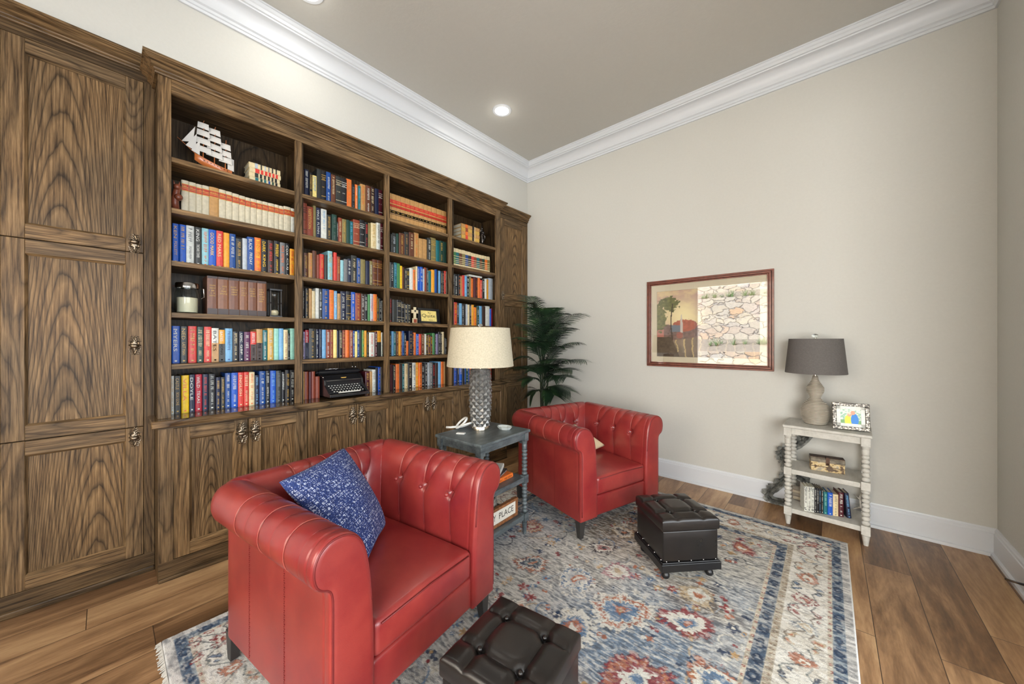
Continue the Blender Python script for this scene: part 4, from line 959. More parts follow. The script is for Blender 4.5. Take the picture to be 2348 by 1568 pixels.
def vine(F, pts, w, col):
    for (a, b) in zip(pts[:-1], pts[1:]):
        ax, ay = a; bx, by = b; dx, dy = bx - ax, by - ay; L = dx * dx + dy * dy + 1e-9
        i0, i1 = int((min(ax, bx) - .01 - rx0) / st), int((max(ax, bx) + .01 - rx0) / st) + 1; j0, j1 = int((min(ay, by) - .01 - ry0) / st), int((max(ay, by) + .01 - ry0) / st) + 1
        i0, j0 = max(i0, 0), max(j0, 0); x, y = X[i0:i1, j0:j1], Y[i0:i1, j0:j1]
        if x.size == 0: continue
        t = np.clip(((x - ax) * dx + (y - ay) * dy) / L, 0, 1); m = np.hypot(x - ax - t * dx, y - ay - t * dy) < w
        F[i0:i1, j0:j1][m] = F[i0:i1, j0:j1][m] * .25 + C3(*col) * .75
for k in range(150):
    px, py, an = rg.uniform(rx0 + .3, rx1 - .3), rg.uniform(ry0 + .3, ry1 - .3), rg.uniform(0, 6.28); pts = [(px, py)]; cv = rg.uniform(-.7, .7)
    for q in range(rg.randint(4, 11)): an += cv * rg.uniform(.4, 1.4); px += .022 * math.cos(an); py += .022 * math.sin(an); pts.append((px, py))
    vine(F, pts, .0042, [W_, W_, (60, 66, 78), T_, G_, B_][k % 6])
dabs(F, X, Y, 520, [W_, W_, (214, 206, 186), Rr, O_, B_, N_, (206, 160, 90), G_], .008, .026, seed=11)
for (cx_, cy_, rr, cols, pt, el) in [(-1.287, 1.637, .085, [O_, W_, N_, (70, 100, 110), O_], 12, 1.1), (-1.025, 1.693, .10, [W_, B_, W_, G_, O_, W_], 10, 1.0), (-.74, 1.631, .135, [W_, W_, O_, W_, B_, B_, O_, T_], 13, 1.12), (-.488, 1.758, .10, [Rr, Rr, W_, W_, B_, O_], 8, 1.15),
        (-.105, 1.2, .1, [O_, W_, O_], 9, 1), (-.492, 1.984, .08, [T_, T_, W_, W_, O_], 8, 1), (-.883, 1.893, .075, [(190, 120, 130), W_, W_, T_], 9, 1.1), (-.549, 1.342, .12, [Rr, O_, Rr, W_, B_], 9, 1.2), (-.30, 1.50, .11, [O_, W_, B_, B_, W_], 8, .9),
        (-.86, 1.40, .10, [W_, W_, B_, O_, W_], 14, 1), (-1.035, 2.307, .08, [T_, W_, (60, 60, 70), O_], 11, 1), (-1.546, 1.958, .08, [O_, T_, Rr, T_], 9, 1), (-1.12, 1.30, .07, [W_, O_, W_], 9, 1), (-1.40, 2.35, .09, [W_, T_, W_, O_], 12, 1), (-1.05, 2.05, .07, [(60, 50, 60), W_, Rr, (60, 50, 60)], 8, 1.2),
        (-.62, 2.42, .09, [O_, W_, N_, W_], 10, 1), (-.40, 2.62, .07, [Rr, O_, W_], 9, 1), (-1.5, 1.2, .11, [W_, B_, O_, W_], 11, 1), (-1.75, .62, .1, [B_, W_, Rr, W_], 10, 1), (-1.0, .62, .1, [Rr, W_, B_], 9, 1), (-.52, 1.05, .08, [W_, G_, Rr, W_], 10, 1), (-.36, .85, .1, [O_, W_, N_, O_], 9, 1), (-.8, 2.62, .1, [O_, W_, B_, W_], 9, 1)]:
    rosette(F, cx_, cy_, rr, cols, pt, el, rg.uniform(0, 1))
# borders
D = np.minimum(np.minimum(X - rx0, rx1 - X), np.minimum(Y - ry0, ry1 - Y)); alongx = (np.minimum(X - rx0, rx1 - X) < np.minimum(Y - ry0, ry1 - Y)); A = np.where(alongx, Y, X)
Bd = F.copy(); wn = vnoise(X, Y, 40, 40, 21, 3); wn2 = vnoise(X, Y, 14, 60, 22, 3)
def zone(a, b, base, alt, per=None, duty=.5, alt2=None, sh=0.):
    m = (D >= a) & (D < b); c = np.zeros(F.shape); c[:] = C3(*base); c = lerp(c, C3(*alt)[None, None], sst(wn2, .45, .62))
    if per:
        u = np.mod(A + sh + wx * .012, per) / per - .5; v = (D - (a + b) / 2 + wy * .012) / (b - a); k = (u * u / (duty * .5) ** 2 + v * v / .16) < 1; c[k] = C3(*alt2) * .85 + c[k] * .15
        k2 = (u * u / (duty * .2) ** 2 + v * v / .03) < 1; c[k2] = C3(*base)
    Bd[m] = c[m]
zone(-1, .034, (176, 176, 176), (224, 222, 218)); zone(.034, .078, (84, 108, 136), (158, 172, 182), .085, .62, (44, 66, 98)); zone(.078, .094, (222, 212, 190), (200, 190, 170), .045, .35, (170, 60, 50))
zone(.094, .255, (238, 235, 226), (220, 214, 200)); zone(.255, .283, (204, 194, 172), (184, 170, 146), .03, .4, (150, 120, 96)); zone(.283, .335, (84, 104, 128), (170, 174, 176), .10, .66, (46, 64, 92)); zone(.335, .35, (220, 208, 184), (196, 184, 160), .05, .3, (160, 60, 50))
mB = (D >= .098) & (D < .251)
F = Bd
ln = []
for side in range(4):
    L0, L1_ = (ry0, ry1) if side < 2 else (rx0, rx1); n = int((L1_ - L0 - .2) / .215)
    for k in range(n + 1):
        a = L0 + .175 + k * (L1_ - L0 - .35) / n; c = {0: (rx1 - .175, a), 1: (rx0 + .175, a), 2: (a, ry0 + .175), 3: (a, ry1 - .175)}[side]
        F2 = F; cols = [[Rr, W_, Rr, O_], [O_, O_, W_, O_], [(150, 160, 170), W_, T_, W_]][k % 3]; rosette(F2, c[0], c[1], .042, cols, 8, 1, k)
        for s in (-1, 1):
            for q in (-1, 1):
                bx, by = (q * .045, s * .085) if side < 2 else (s * .085, q * .045)
                rosette(F2, c[0] + bx, c[1] + by, .014, [[Rr, W_], [N_, B_], [T_, O_]][(k + (s > 0)) % 3], 5, 1, k)
                pts = [(c[0] + bx * t + (.02 * math.sin(t * 5) * (1 if side < 2 else 0)), c[1] + by * t + (0 if side < 2 else .02 * math.sin(t * 5))) for t in (.35, .6, .85, 1.1, 1.3)]
                vine(F2, pts, .0035, [(84, 92, 98), (110, 120, 120), (130, 110, 90)][k % 3])
worn = sst(spk, .56, .7) * .45; F = lerp(F, C3(226, 224, 216)[None, None], worn); dk = sst(1 - spk, .58, .7) * .35; F = lerp(F, C3(86, 88, 94)[None, None], dk)
edge = (D < .006) & alongx; F[edge] = C3(225, 225, 222)
F = F * .80 + F.mean(-1, keepdims=True) * .20; F = F * 1.06
col = np.ones((nx, ny, 4), np.float32); col[..., :3] = F
Z = .011 + .0016 * np.random.RandomState(6).rand(nx, ny) + .001 * wn; Z[D < .004] = .001
rug = thing('area_rug', 'large faded persian rug in grey, blue and ivory under the chairs', 'rug', (rx0, ry0, 0))
v = np.stack([X - rx0, Y - ry0, Z], -1).reshape(-1, 3); idx = np.arange(nx * ny).reshape(nx, ny)
f = np.stack([idx[:-1, :-1], idx[1:, :-1], idx[1:, 1:], idx[:-1, 1:]], -1).reshape(-1, 4)
me = bpy.data.meshes.new('pile'); me.vertices.add(len(v)); me.vertices.foreach_set('co', v.ravel()); me.loops.add(f.size); me.loops.foreach_set('vertex_index', f.ravel()); me.polygons.add(len(f)); me.polygons.foreach_set('loop_start', np.arange(0, f.size, 4)); me.update()
me.polygons.foreach_set('use_smooth', [True] * len(f))
at = me.color_attributes.new('col', 'FLOAT_COLOR', 'POINT'); at.data.foreach_set('color', col.ravel())
def attrmat(name, rough, spec=.3, nscale=0, bs=.3):
    m, nt, b = new(name); a = nd(nt, 'Attribute', attribute_name='col'); c = a.outputs[0]
    if nscale:
        n = nd(nt, 'TexNoise', {'Vector': nd(nt, 'TexCoord').outputs['Object'], 'Scale': nscale, 'Detail': 3}).outputs[0]
        c = mixc(nt, 1, c, ramp(nt, n, [(.3, (.62, .62, .62, 1)), (.7, (1.15, 1.15, 1.15, 1))]), 'MULTIPLY'); bump(nt, b, n, bs, .003)
    nt.links.new(c, b.inputs['Base Color']); b.inputs['Roughness'].default_value = rough; b.inputs['Specular IOR Level'].default_value = spec; return m
me.materials.append(attrmat('rug_pile', .95, .1, 420, .5))
o = bpy.data.objects.new('pile', me); COL.objects.link(o); o.parent = rug
b = MB(); r_ = random.Random(3)
for yy, s in ((0, -1), (ry1 - ry0, 1)):
    x = 0
    while x < rx1 - rx0:
        w = r_.uniform(.004, .009); l = r_.uniform(.010, .022); dx = r_.uniform(-.006, .006)
        b.add([(x, yy, .008), (x + w, yy, .008), (x + w + dx, yy + s * l, .002), (x + dx, yy + s * l, .002), (x, yy, .001), (x + w, yy, .001)], [(0, 1, 2, 3), (4, 5, 2, 3)]); x += w + .001
THIN = bpy.data.materials.new('thin_glass'); THIN.use_nodes = True; nt = THIN.node_tree; nt.nodes.remove(nt.nodes['Principled BSDF'])
fr = mth(nt, 'MULTIPLY', nd(nt, 'Fresnel', {'IOR': 1.5}).outputs[0], mth(nt, 'SUBTRACT', 1.0, nd(nt, 'NewGeometry').outputs['Backfacing'])); mx = nd(nt, 'MixShader', {0: fr}); tb = nd(nt, 'BsdfTransparent', {'Color': (.90, .94, .93, 1)}); gb = nd(nt, 'BsdfGlossy', {'Roughness': 0.04})
nt.links.new(tb.outputs[0], mx.inputs[1]); nt.links.new(gb.outputs[0], mx.inputs[2]); nt.links.new(mx.outputs[0], nt.nodes['Material Output'].inputs[0])
tag(b.build('fringe', simple('rug_fringe', (.66, .64, .58, 1), .9), rug), kind='stuff')

# ---------------------------------------------------------------- framed picture on the back wall
def colgrid(name, x0, x1, y, z0, z1, fn, parent, mat, n=150, M=None):
    nu, nv = n, int(n * (z1 - z0) / abs(x1 - x0)); U, V = np.meshgrid(np.linspace(0, 1, nu), np.linspace(0, 1, nv), indexing='ij'); c = fn(U, V)
    mb = MB(); mb.grid([(x0 + (x1 - x0) * u, y, z0 + (z1 - z0) * w) for u, w in zip(U.ravel(), V.ravel())], nu, nv)
    if M is not None: mb.v = [tuple(M @ Vector(p)) for p in mb.v]
    cc = np.ones((nu * nv, 4), np.float32); cc[:, :3] = c.reshape(-1, 3)
    return mb.build(name, mat, parent, world=M is None, col=cc.ravel())
pic = thing('framed_picture', 'framed landscape picture hanging on the back wall, glass mirroring a stone wall', 'picture', (-.837, YB, 1.055))
px0, px1, pz0, pz1, py = -1.347, -.327, 1.055, 1.881, YB - .003
MAHO = simple('mahogany_frame', (.17, .045, .026, 1), .3, nscale=30, namp=.3, coat=.3); MAHD = simple('mahogany_dark', (.035, .012, .010, 1), .3)
def ring(b, d0, d1, y0, y1, m):
    X0, X1, Z0, Z1 = px0 + d0, px1 - d0, pz0 + d0, pz1 - d0; w = d1 - d0
    b.box(X0, X1, y0, y1, Z0, Z0 + w, m).box(X0, X1, y0, y1, Z1 - w, Z1, m).box(X0, X0 + w, y0, y1, Z0 + w, Z1 - w, m).box(X1 - w, X1, y0, y1, Z0 + w, Z1 - w, m)
b = MB(); ring(b, 0, .014, py - .018, py, 0); ring(b, .014, .018, py - .022, py, 1); ring(b, .018, .032, py - .028, py, 0); ring(b, .032, .035, py - .020, py, 1); ring(b, .035, .044, py - .024, py, 0)
b.build('frame', [MAHO, MAHD], pic, bevel=.002, world=True)
MATB = simple('cream_mat', (.62, .55, .40, 1), .7)
ax0, ax1, az0, az1 = px0 + .044, px1 - .044, pz0 + .044, pz1 - .044
qx0, qx1, qz0, qz1 = -1.252, -.422, 1.150, 1.775
b = MB(); b.box(ax0, qx0, py - .012, py - .004, az0, az1).box(qx1, ax1, py - .012, py - .004, az0, az1).box(qx0, qx1, py - .012, py - .004, az0, qz0).box(qx0, qx1, py - .012, py - .004, qz1, az1).build('mat_board', MATB, pic, world=True)
def landscape(u, v):
    n = vnoise(u, v, 9, 9, 31, 4); n2 = vnoise(u, v, 40, 40, 32, 2)
    c = np.zeros(u.shape + (3,)); c[:] = C3(206, 184, 142); c = lerp(c, C3(176, 140, 130)[None, None], sst(n, .45, .7)); c = lerp(c, C3(235, 220, 170)[None, None], np.exp(-((u - .3) ** 2 / .03 + (v - .62) ** 2 / .05)))
    hz = .36 + .05 * n; far = (v < .47 + .10 * (n - .5) + .05 * np.abs(u - .35)) & (v > .2); c[far] = C3(116, 92, 84) * (.6 + n2[far][:, None] * .8)
    red = ((u - .30) ** 2 / .02 + (v - .47) ** 2 / .012 < 1 - n2 * .5); c[red] = C3(170, 96, 74) * (.7 + .5 * n2[red][:, None])
    w = v < .30 - .18 * np.abs(u - .45); c[w] = (C3(120, 104, 88) * (.6 + n[w][:, None] * .9)); rf = w & (np.mod(u * 37 + n * 2, 3) < .5); c[rf] = C3(205, 180, 130) * .8
    bank = (v < .30) & (u < .16 + (.30 - v) * .3); c[bank] = C3(84, 70, 56) * (.6 + n2[bank][:, None] * .8)
    hs = (u < .075) & (v > .30) & (v < .40 - np.abs(u - .03) * .8 + .08); c[hs] = C3(170, 110, 96)
    ch = (u > .15) & (u < .26) & (v > .38) & (v < .48 - .1 * np.abs(u - .2)); c[ch] = C3(110, 118, 128)
    sp = (np.abs(u - .268) < .014 * (1 - sst(v, .5, .66))) & (v > .36) & (v < .66); c[sp] = C3(196, 186, 176)
    tf = ((u - .13) ** 2 / .018 + (v - .80) ** 2 / .02 < 1.2 - n2 * 1.1) | ((u - .02) ** 2 / .012 + (v - .6) ** 2 / .07 < 1.2 - n2); c[tf] = C3(104, 104, 60) * (.5 + n2[tf][:, None])
    tr_ = (np.abs(u - .165 - .01 * np.sin(v * 9)) < .006) & (v > .25) & (v < .8); c[tr_] = C3(60, 48, 36)
    lt = ((u - .25) ** 2 + (v - .325) ** 2 * .5 < .0012); c[lt] = C3(150, 90, 78)
    tf = ((u - .75) ** 2 / .06 + (v - .7) ** 2 / .06 < 1 - n2 * .9); c[tf] = C3(120, 96, 60) * (.5 + n2[tf][:, None]); reflection_dk = sst(u, .40, .52)[..., None] * .72; return c * (1 - reflection_dk) + C3(70, 62, 60) * reflection_dk * .6  # right half painted darker so the reflection in the glass stands out
colgrid('painting', qx0, qx1, py - .0045, qz0, qz1, lambda u, v: np.clip(landscape(u, v) * 1.1, 0, .9), pic, attrmat('print', .6), 190)
G_M = bpy.data.materials.new('picture_glass'); G_M.use_nodes = True; nt = G_M.node_tree; nt.nodes.remove(nt.nodes['Principled BSDF'])
fr = mth(nt, 'MULTIPLY', nd(nt, 'Fresnel', {'IOR': 2.1}).outputs[0], mth(nt, 'SUBTRACT', 1.0, nd(nt, 'NewGeometry').outputs['Backfacing'])); mx = nd(nt, 'MixShader', {0: fr}); tb = nd(nt, 'BsdfTransparent'); gb = nd(nt, 'BsdfGlossy', {'Roughness': 0.0})
nt.links.new(tb.outputs[0], mx.inputs[1]); nt.links.new(gb.outputs[0], mx.inputs[2]); nt.links.new(mx.outputs[0], nt.nodes['Material Output'].inputs[0])
MB().box(ax0, ax1, py - .016, py - .0145, az0, az1).build('glass_pane', G_M, pic, world=True)

# stone retaining wall in the garden outside window_1 (what the picture glass mirrors)
m, nt, b_ = new('fieldstone'); v = nd(nt, 'Mapping', {0: nd(nt, 'TexCoord').outputs['Object'], 3: (1, 1, 1.5)}).outputs[0]
dn = nd(nt, 'TexNoise', {'Vector': v, 'Scale': 5, 'Detail': 2}); vv = nd(nt, 'VectorMath', {0: v, 1: nd(nt, 'VectorMath', {0: dn.outputs[1], 'Scale': .22}, operation='SCALE').outputs[0]}, operation='ADD').outputs[0]
vo = nd(nt, 'TexVoronoi', {'Vector': vv, 'Scale': 3.0, 'Randomness': .85}); ve = nd(nt, 'TexVoronoi', {'Vector': vv, 'Scale': 3.0, 'Randomness': .85}, feature='DISTANCE_TO_EDGE')
sc_ = ramp(nt, nd(nt, 'SeparateXYZ', {0: vo.outputs['Color']}).outputs[0], [(0, (.62, .56, .46, 1)), (.35, (.74, .70, .62, 1)), (.6, (.55, .52, .48, 1)), (.8, (.66, .46, .30, 1)), (1, (.78, .76, .72, 1))])
ns = nd(nt, 'TexNoise', {'Vector': v, 'Scale': 24, 'Detail': 5}).outputs[0]; sc_ = mixc(nt, 1, sc_, ramp(nt, ns, [(.3, (.6, .6, .62, 1)), (.7, (1.1, 1.1, 1.1, 1))]), 'MULTIPLY')
ed = ramp(nt, ve.outputs['Distance'], [(.0, (0, 0, 0, 1)), (.05, (1, 1, 1, 1))]); nt.links.new(mixc(nt, ed, (.50, .49, .50, 1), sc_), b_.inputs['Base Color']); bump(nt, b_, ed, .8, .06); STONE = m
GREENS = simple('garden_green', (.12, .26, .10, 1), .8, nscale=30, namp=.5); SOIL = simple('garden_soil', (.22, .20, .18, 1), .9, nscale=20, namp=.4)
gw = thing('retaining_wall', 'stepped fieldstone garden wall outside, mirrored in the glass of the framed picture', 'wall', (-2, -5.2, -.6))
for nm, y_, za, zb in (('lower_tier', -5.2, -.6, .98), ('middle_tier', -6.3, -.6, 2.72), ('upper_tier', -7.1, -.6, 5.6)): MB().box(-8, 7, y_ - .5, y_, za, zb).build(nm, STONE, gw, world=True)
MB().prism([(-5.6, -.5), (-5.6, .97), (-6.31, 1.36), (-6.31, -.5)], 0, -8, 7).prism([(-6.7, -.5), (-6.7, 2.70), (-7.11, 3.0), (-7.11, -.5)], 0, -8, 7).build('soil_ledges', SOIL, gw, world=True)
r_ = random.Random(9); b = MB()
for k in range(90):
    x, tier = r_.uniform(-5, 2.4), k % 2; s = r_.uniform(.16, .34); c = Vector((x, (-5.95, -6.8)[tier] + r_.uniform(-.12, .12), (1.14, 2.75)[tier]))
    if tier == 0 and r_.random() < .45: continue
    for q in range(26): a, e_ = r_.uniform(0, 6.28), r_.uniform(.4, 1.4); d = Vector((math.cos(a) * math.cos(e_), math.sin(a) * math.cos(e_) * .5, math.sin(e_))) * s; w = Vector((-math.sin(a), math.cos(a), 0)) * .01; b.add([c - w, c + w, c + d], [(0, 1, 2)])
tag(b.build('trailing_plants', GREENS, gw, world=True), kind='stuff')
struct('ground', MB().box(-9, 8, -9, YF - .15, -.7, -.6), SOIL)

# ---------------------------------------------------------------- palm
PT = Vector((-2.40, 3.24, 0))
pl = thing('potted_palm', 'tall artificial palm with dark feathery fronds in the corner', 'plant', PT)
m, nt, b_ = new('palm_leaf'); n = nd(nt, 'TexNoise', {'Vector': coords(nt, rand=False), 'Scale': 7, 'Detail': 2}).outputs[0]
nt.links.new(ramp(nt, n, [(.36, (.008, .018, .010, 1)), (.55, (.016, .042, .018, 1)), (.74, (.06, .12, .04, 1))]), b_.inputs['Base Color']); b_.inputs['Roughness'].default_value = .38; PALM = m
m, nt, b_ = new('palm_stem'); b_.inputs['Base Color'].default_value = (.018, .028, .012, 1); b_.inputs['Roughness'].default_value = .5; STEM = m
MB().lathe([(.001, 0), (.12, 0), (.15, .05), (.165, .22), (.155, .26), (.14, .262), (.138, .24), (.001, .238)], seg=32, cap=False).build('pot', simple('dark_pot', (.03, .025, .02, 1), .5), pl, smooth=True)
b = MB()
for k, (dx, dy, top) in enumerate(((0, 0, 1.15), (.035, .02, 1.0), (-.03, .015, .95), (.01, -.03, .85))): b.tube([(dx * .6, dy * .6, .2), (dx, dy, .6), (dx * 1.6, dy * 1.6, top)], [.014, .012, .008], 8)
b.build('trunk', STEM, pl, smooth='all')
def frond(start, mid, tip, seed, lw=.0060, n=22, ll=.17):
    r = random.Random(seed); P0, P1, P2 = map(Vector, (start, mid, tip)); b = MB(); pts = [P0 * (1 - t) ** 2 + P1 * 2 * t * (1 - t) + P2 * t * t for t in [k / 24 for k in range(25)]]
    b.tube(pts, [.0045 - .0035 * k / 24 for k in range(25)], 5)
    for k in range(n):
        t = .30 + .70 * k / (n - 1); c = P0 * (1 - t) ** 2 + P1 * 2 * t * (1 - t) + P2 * t * t; d = ((P1 - P0) * (1 - t) + (P2 - P1) * t).normalized()
        side = d.cross(Vector((0, 0, 1))); side = side.normalized() if side.length > .05 else Vector((1, 0, 0)); L = ll * (.55 + .9 * math.sin(PI * min(1, (t - .12) / .95))) * r.uniform(.85, 1.1)
        for s in (-1, 1):
            u = (side * s * .9 + d * .62 + Vector((0, 0, .14))).normalized(); w = d.cross(u).cross(u).normalized() if d.cross(u).length > .01 else d
            w = (d - u * d.dot(u)).normalized(); ps = []
            for q in range(5):
                a = q / 4; ps.append((c + u * (L * a) + Vector((0, 0, -.36 * L * a * a)), lw * (math.sin(PI * (.12 + .86 * a)) ** .6)))
            vs = []
            for p, h in ps: vs += [p - w * h, p + w * h]
            b.add(vs, [(2 * q, 2 * q + 1, 2 * q + 3, 2 * q + 2) for q in range(4)])
    b.v = [tuple(Vector(p)) for p in b.v]; b.build('frond', PALM, pl, smooth='all')
# tips measured in the photo and put back into the room at their own depth
TIPS = [(1222, 690, 3.15, 1.0), (1212, 672, 3.30, 1.05), (1245, 700, 3.05, 1.0), (1262, 708, 3.35, 1.1), (1290, 712, 3.30, .95), (1334, 712, 3.28, .98), (1300, 745, 3.20, .9), (1325, 780, 3.34, .85), (1344, 822, 3.30, .82), (1302, 862, 3.12, .72),
        (1184, 818, 3.08, .92), (1176, 842, 3.16, .85), (1196, 870, 3.0, .75), (1192, 770, 3.15, .95), (1205, 740, 3.22, 1.0), (1272, 905, 3.2, .68), (1255, 760, 3.4, 1.0), (1228, 780, 2.98, .95), (1280, 820, 3.02, .8), (1215, 905, 3.12, .66), (1310, 895, 3.25, .7), (1250, 835, 2.95, .8), (1236, 730, 3.25, 1.0), (1276, 735, 3.15, .95), (1292, 790, 3.28, .85), (1268, 862, 3.3, .72), (1225, 845, 3.3, .8), (1315, 845, 3.22, .78)]
for k, (u, v_, yy, z0) in enumerate(TIPS):
    tp_ = onY(u, v_, yy); tp_.x = max(tp_.x, XT + .03); tp_ -= PT; s = Vector((.02 * math.cos(k * 2.1), .02 * math.sin(k * 2.1), z0)); tp_ = s + (tp_ - s) * .95; md = Vector((s.x * .4 + tp_.x * .30, s.y * .4 + tp_.y * .30, s.z + (tp_.z - s.z) * .9 + .03 + .10 * max(0, min(1, 1 - (tp_.z - s.z) * 2.5))))
    frond(s, md, tp_, k, n=24, ll=.19)
# ---------------------------------------------------------------- things on the shelves
def place(mb, name, mats, label, cat, org, parent=None, group=None, **k):
    """single-mesh thing whose vertices are given in room coordinates"""
    org = Vector(org); mb.v = [(p[0] - org.x, p[1] - org.y, p[2] - org.z) for p in mb.v]
    o = mb.build(name, mats, parent, **k); o.location = org; WM[o.name] = Matrix.Translation(org); return tag(o, label, cat, group)
def flat_book(x, y0, y1, z0, z1, cov, tx, style, label, group, seed, depth=.15, bands=None, M=None, ang=0.0):
    """book lying on its side, spine facing the room"""
    mats = []
    def mi(c):
        m = bmat(c)
        if m not in mats: mats.append(m)
        return mats.index(m)
    mb, pg = MB(), MB(); book_mesh(mb, pg, 0, z0, z1, y0, y1, cov, tx, style, random.Random(seed), None, depth, mi=mi)
    if bands:
        for a, b, c in bands: L = y1 - y0; mb.box(-.002, .0007, z0 + .001, z1 - .001, y0 + a * L, y0 + b * L, mi(c))
    M = M or Matrix.Translation((x, 0, 0)); yc = (y0 + y1) / 2; T = M @ Matrix(((1, 0, 0, 0), (0, 0, 1, 0), (0, 1, 0, 0), (0, 0, 0, 1)))
    org = M @ Vector((0, yc, z0))
    for q in (mb, pg): q.v = [tuple((T @ Vector(p)) - org) for p in q.v]
    o = mb.build('book', mats); o.location = org; pg.build('page_block', PAGES, o); return tag(o, label, 'book', group)
a = onX(571, 420, -2.82); b = onX(644, 420, -2.82); z = ZS[0] + .0003; hts = [.031, .031, .028, .029, .034]
DEC = [[(.18, .27, 'or'), (.33, .40, 'or'), (.46, .53, 'or'), (.6, .66, 'or'), (.74, .79, 'or'), (.85, .9, 'or')], [(.18, .28, 'tl'), (.34, .41, 'dn'), (.46, .53, 'tl'), (.6, .66, 'bl'), (.72, .78, 'dn'), (.83, .9, 'bk')],
       [(.18, .29, 'dg'), (.34, .41, 'bk'), (.47, .54, 'dg'), (.6, .66, 'bk'), (.72, .78, 'dg'), (.83, .9, 'bk')], [(.18, .31, 'rd'), (.35, .43, 'rd'), (.48, .56, 'rd'), (.6, .67, 'rd'), (.72, .79, 'rd'), (.83, .9, 'rd')], [(.18, .27, 'lg'), (.36, .40, 'dg'), (.48, .52, 'lg'), (.6, .64, 'gy'), (.72, .76, 'dg'), (.84, .88, 'bk')]]
NM = ['orange', 'teal', 'charcoal', 'red', 'grey']; PO = ['bottom of', 'second from bottom in', 'middle of', 'second from top in', 'top of']
for k in range(5):
    flat_book(-2.82, a.y + .002 * (k % 2), b.y - .003 * (k % 3), z, z + hts[k], 'cr', '', '', 'cream book with %s dashes, %s the stack beside the model ship' % (NM[k], PO[k]), 'stack beside the model ship', k, .13, DEC[k]); z += hts[k] + .0003
a = onX(1058, 560, -2.80); b = onX(1100, 560, -2.80); z = ZS[0] + .0003
for k in range(5):
    flat_book(-2.80, a.y + .004 * (k % 2), b.y - .004 * (k % 2), z, z + .0375, 'gd' if k % 2 else 'tn', '', '', 'tan law book lying flat, %s the stack beside the dark statuette' % PO[k], 'stack beside the statuette', k, .19, [(.21, .34, ['rd', 'rd', 'or', 'rb', 'or'][k]), (.58, .68, 'bk'), (.71, .74, 'cr')]); z += .0378
# six brown volumes
y = onX(380 + 678 / 7.128, 700, -2.80).y
for k, xr in enumerate((855, 1035, 1210, 1350, 1500, 1650)):
    y2 = onX(380 + xr / 7.128, 700, -2.80).y; hh = .236; mats = []
    def mi(c):
        m_ = bmat(c)
        if m_ not in mats: mats.append(m_)
        return mats.index(m_)
    mb, pg = MB(), MB(); book_mesh(mb, pg, -2.80, y, y2 - .001, ZS[3] + .0003, ZS[3] + hh, 'vb' if k % 2 else 'vc', 'gd', 'V', random.Random(k), None, .15, mi=mi)
    o = mb.build('book', mats); pg.build('page_block', PAGES, o); tag(o, 'thick brown gilt-lettered volume in the set of six beside the candle jar', 'book', 'six brown volumes on the fourth shelf'); y = y2
# model ship
HULL = simple('orange_hull', (.55, .16, .04, 1), .35, coat=.4); SAIL = simple('sail_cloth', (.66, .64, .60, 1), .8); HDK = simple('dark_wood', (.06, .028, .015, 1), .4)
ys, ye = onX(446, 380, -2.83).y, onX(531, 400, -2.83).y; zs = ZS[0]; Ls = ye - ys
sh = thing('model_ship', 'model sailing ship with orange hull and white sails on the top shelf', 'model ship', (-2.83, (ys + ye) / 2, zs)); c = -2.83
b = MB(); n = 14; vs = []
for i in range(n + 1):
    f = i / n; yy = ys + Ls * f; wd = .026 * (math.sin(PI * (.10 + .80 * min(1, f * 1.05))) ** .6) * (1 if f > .05 else .3); kz = zs + .020 + .030 * (1 - f) ** 3 + .008 * f ** 3; dz = zs + .062 + .030 * (1 - f) ** 2 + .018 * f ** 3
    for (dx, t) in ((-1, 1), (-.95, .6), (-.6, .2), (0, 0), (.6, .2), (.95, .6), (1, 1)): vs.append((c + dx * wd, yy, kz + (dz - kz) * t))
b.grid(vs, n + 1, 7, 0); b.add([vs[i * 7] for i in range(n + 1)] + [vs[i * 7 + 6] for i in range(n, -1, -1)], [list(range(2 * n + 2))], 1); b.add([vs[n * 7 + j] for j in range(7)], [list(range(7))], 0)
for k in range(8): b.box(c + .020, c + .0275, ys + Ls * (.22 + .09 * k), ys + Ls * (.235 + .09 * k), zs + .058, zs + .064, 1)
b.tube([(c, ys + .01, zs + .09), (c, ys - .075, zs + .150)], [.0028, .0012], 6, 0); b.build('hull', [HULL, HDK], sh, smooth=True, angle=50, world=True)
MB().box(c - .03, c + .03, ys + Ls * .25, ys + Ls * .80, zs + .0004, zs + .006).box(c - .004, c + .004, ys + Ls * .3, ys + Ls * .33, zs + .005, zs + .04).box(c - .004, c + .004, ys + Ls * .7, ys + Ls * .73, zs + .005, zs + .035).build('stand', HDK, sh, world=True)
masts = [(.22, .255, (.05, .105, .16, .21), .075), (.52, .265, (.05, .10, .155, .205), .078), (.82, .215, (.045, .09, .14), .062)]
for f, hm, rows, w0 in masts:
    yy = ys + Ls * f; b = MB(); b.tube([(c, yy, zs + .06), (c, yy + .004, zs + .07 + hm)], [.0025, .0012], 6)
    for q in rows: b.tube([(c - w0 * .45, yy, zs + .07 + q + .045), (c + w0 * .45, yy, zs + .07 + q + .045)], .0013, 5)
    b.build('mast', HULL, sh, world=True)
    for qi, q in enumerate(rows):
        w = w0 * (1 - .10 * qi); vs = []
        for i in range(6):
            for j in range(5): u, v_ = i / 5 - .5, j / 4; vs.append((c + .008 + u * .02, yy + u * w * (1 - .1 * v_) - .0, zs + .07 + q + .002 + v_ * .040 - .018 * math.sin(PI * v_) * 0)); vs[-1] = (vs[-1][0] + .012 * math.sin(PI * (i / 5)) * math.sin(PI * v_ * .9 + .2), vs[-1][1], vs[-1][2])
        MB().grid(vs, 6, 5).build('sail', SAIL, sh, smooth='all', world=True)
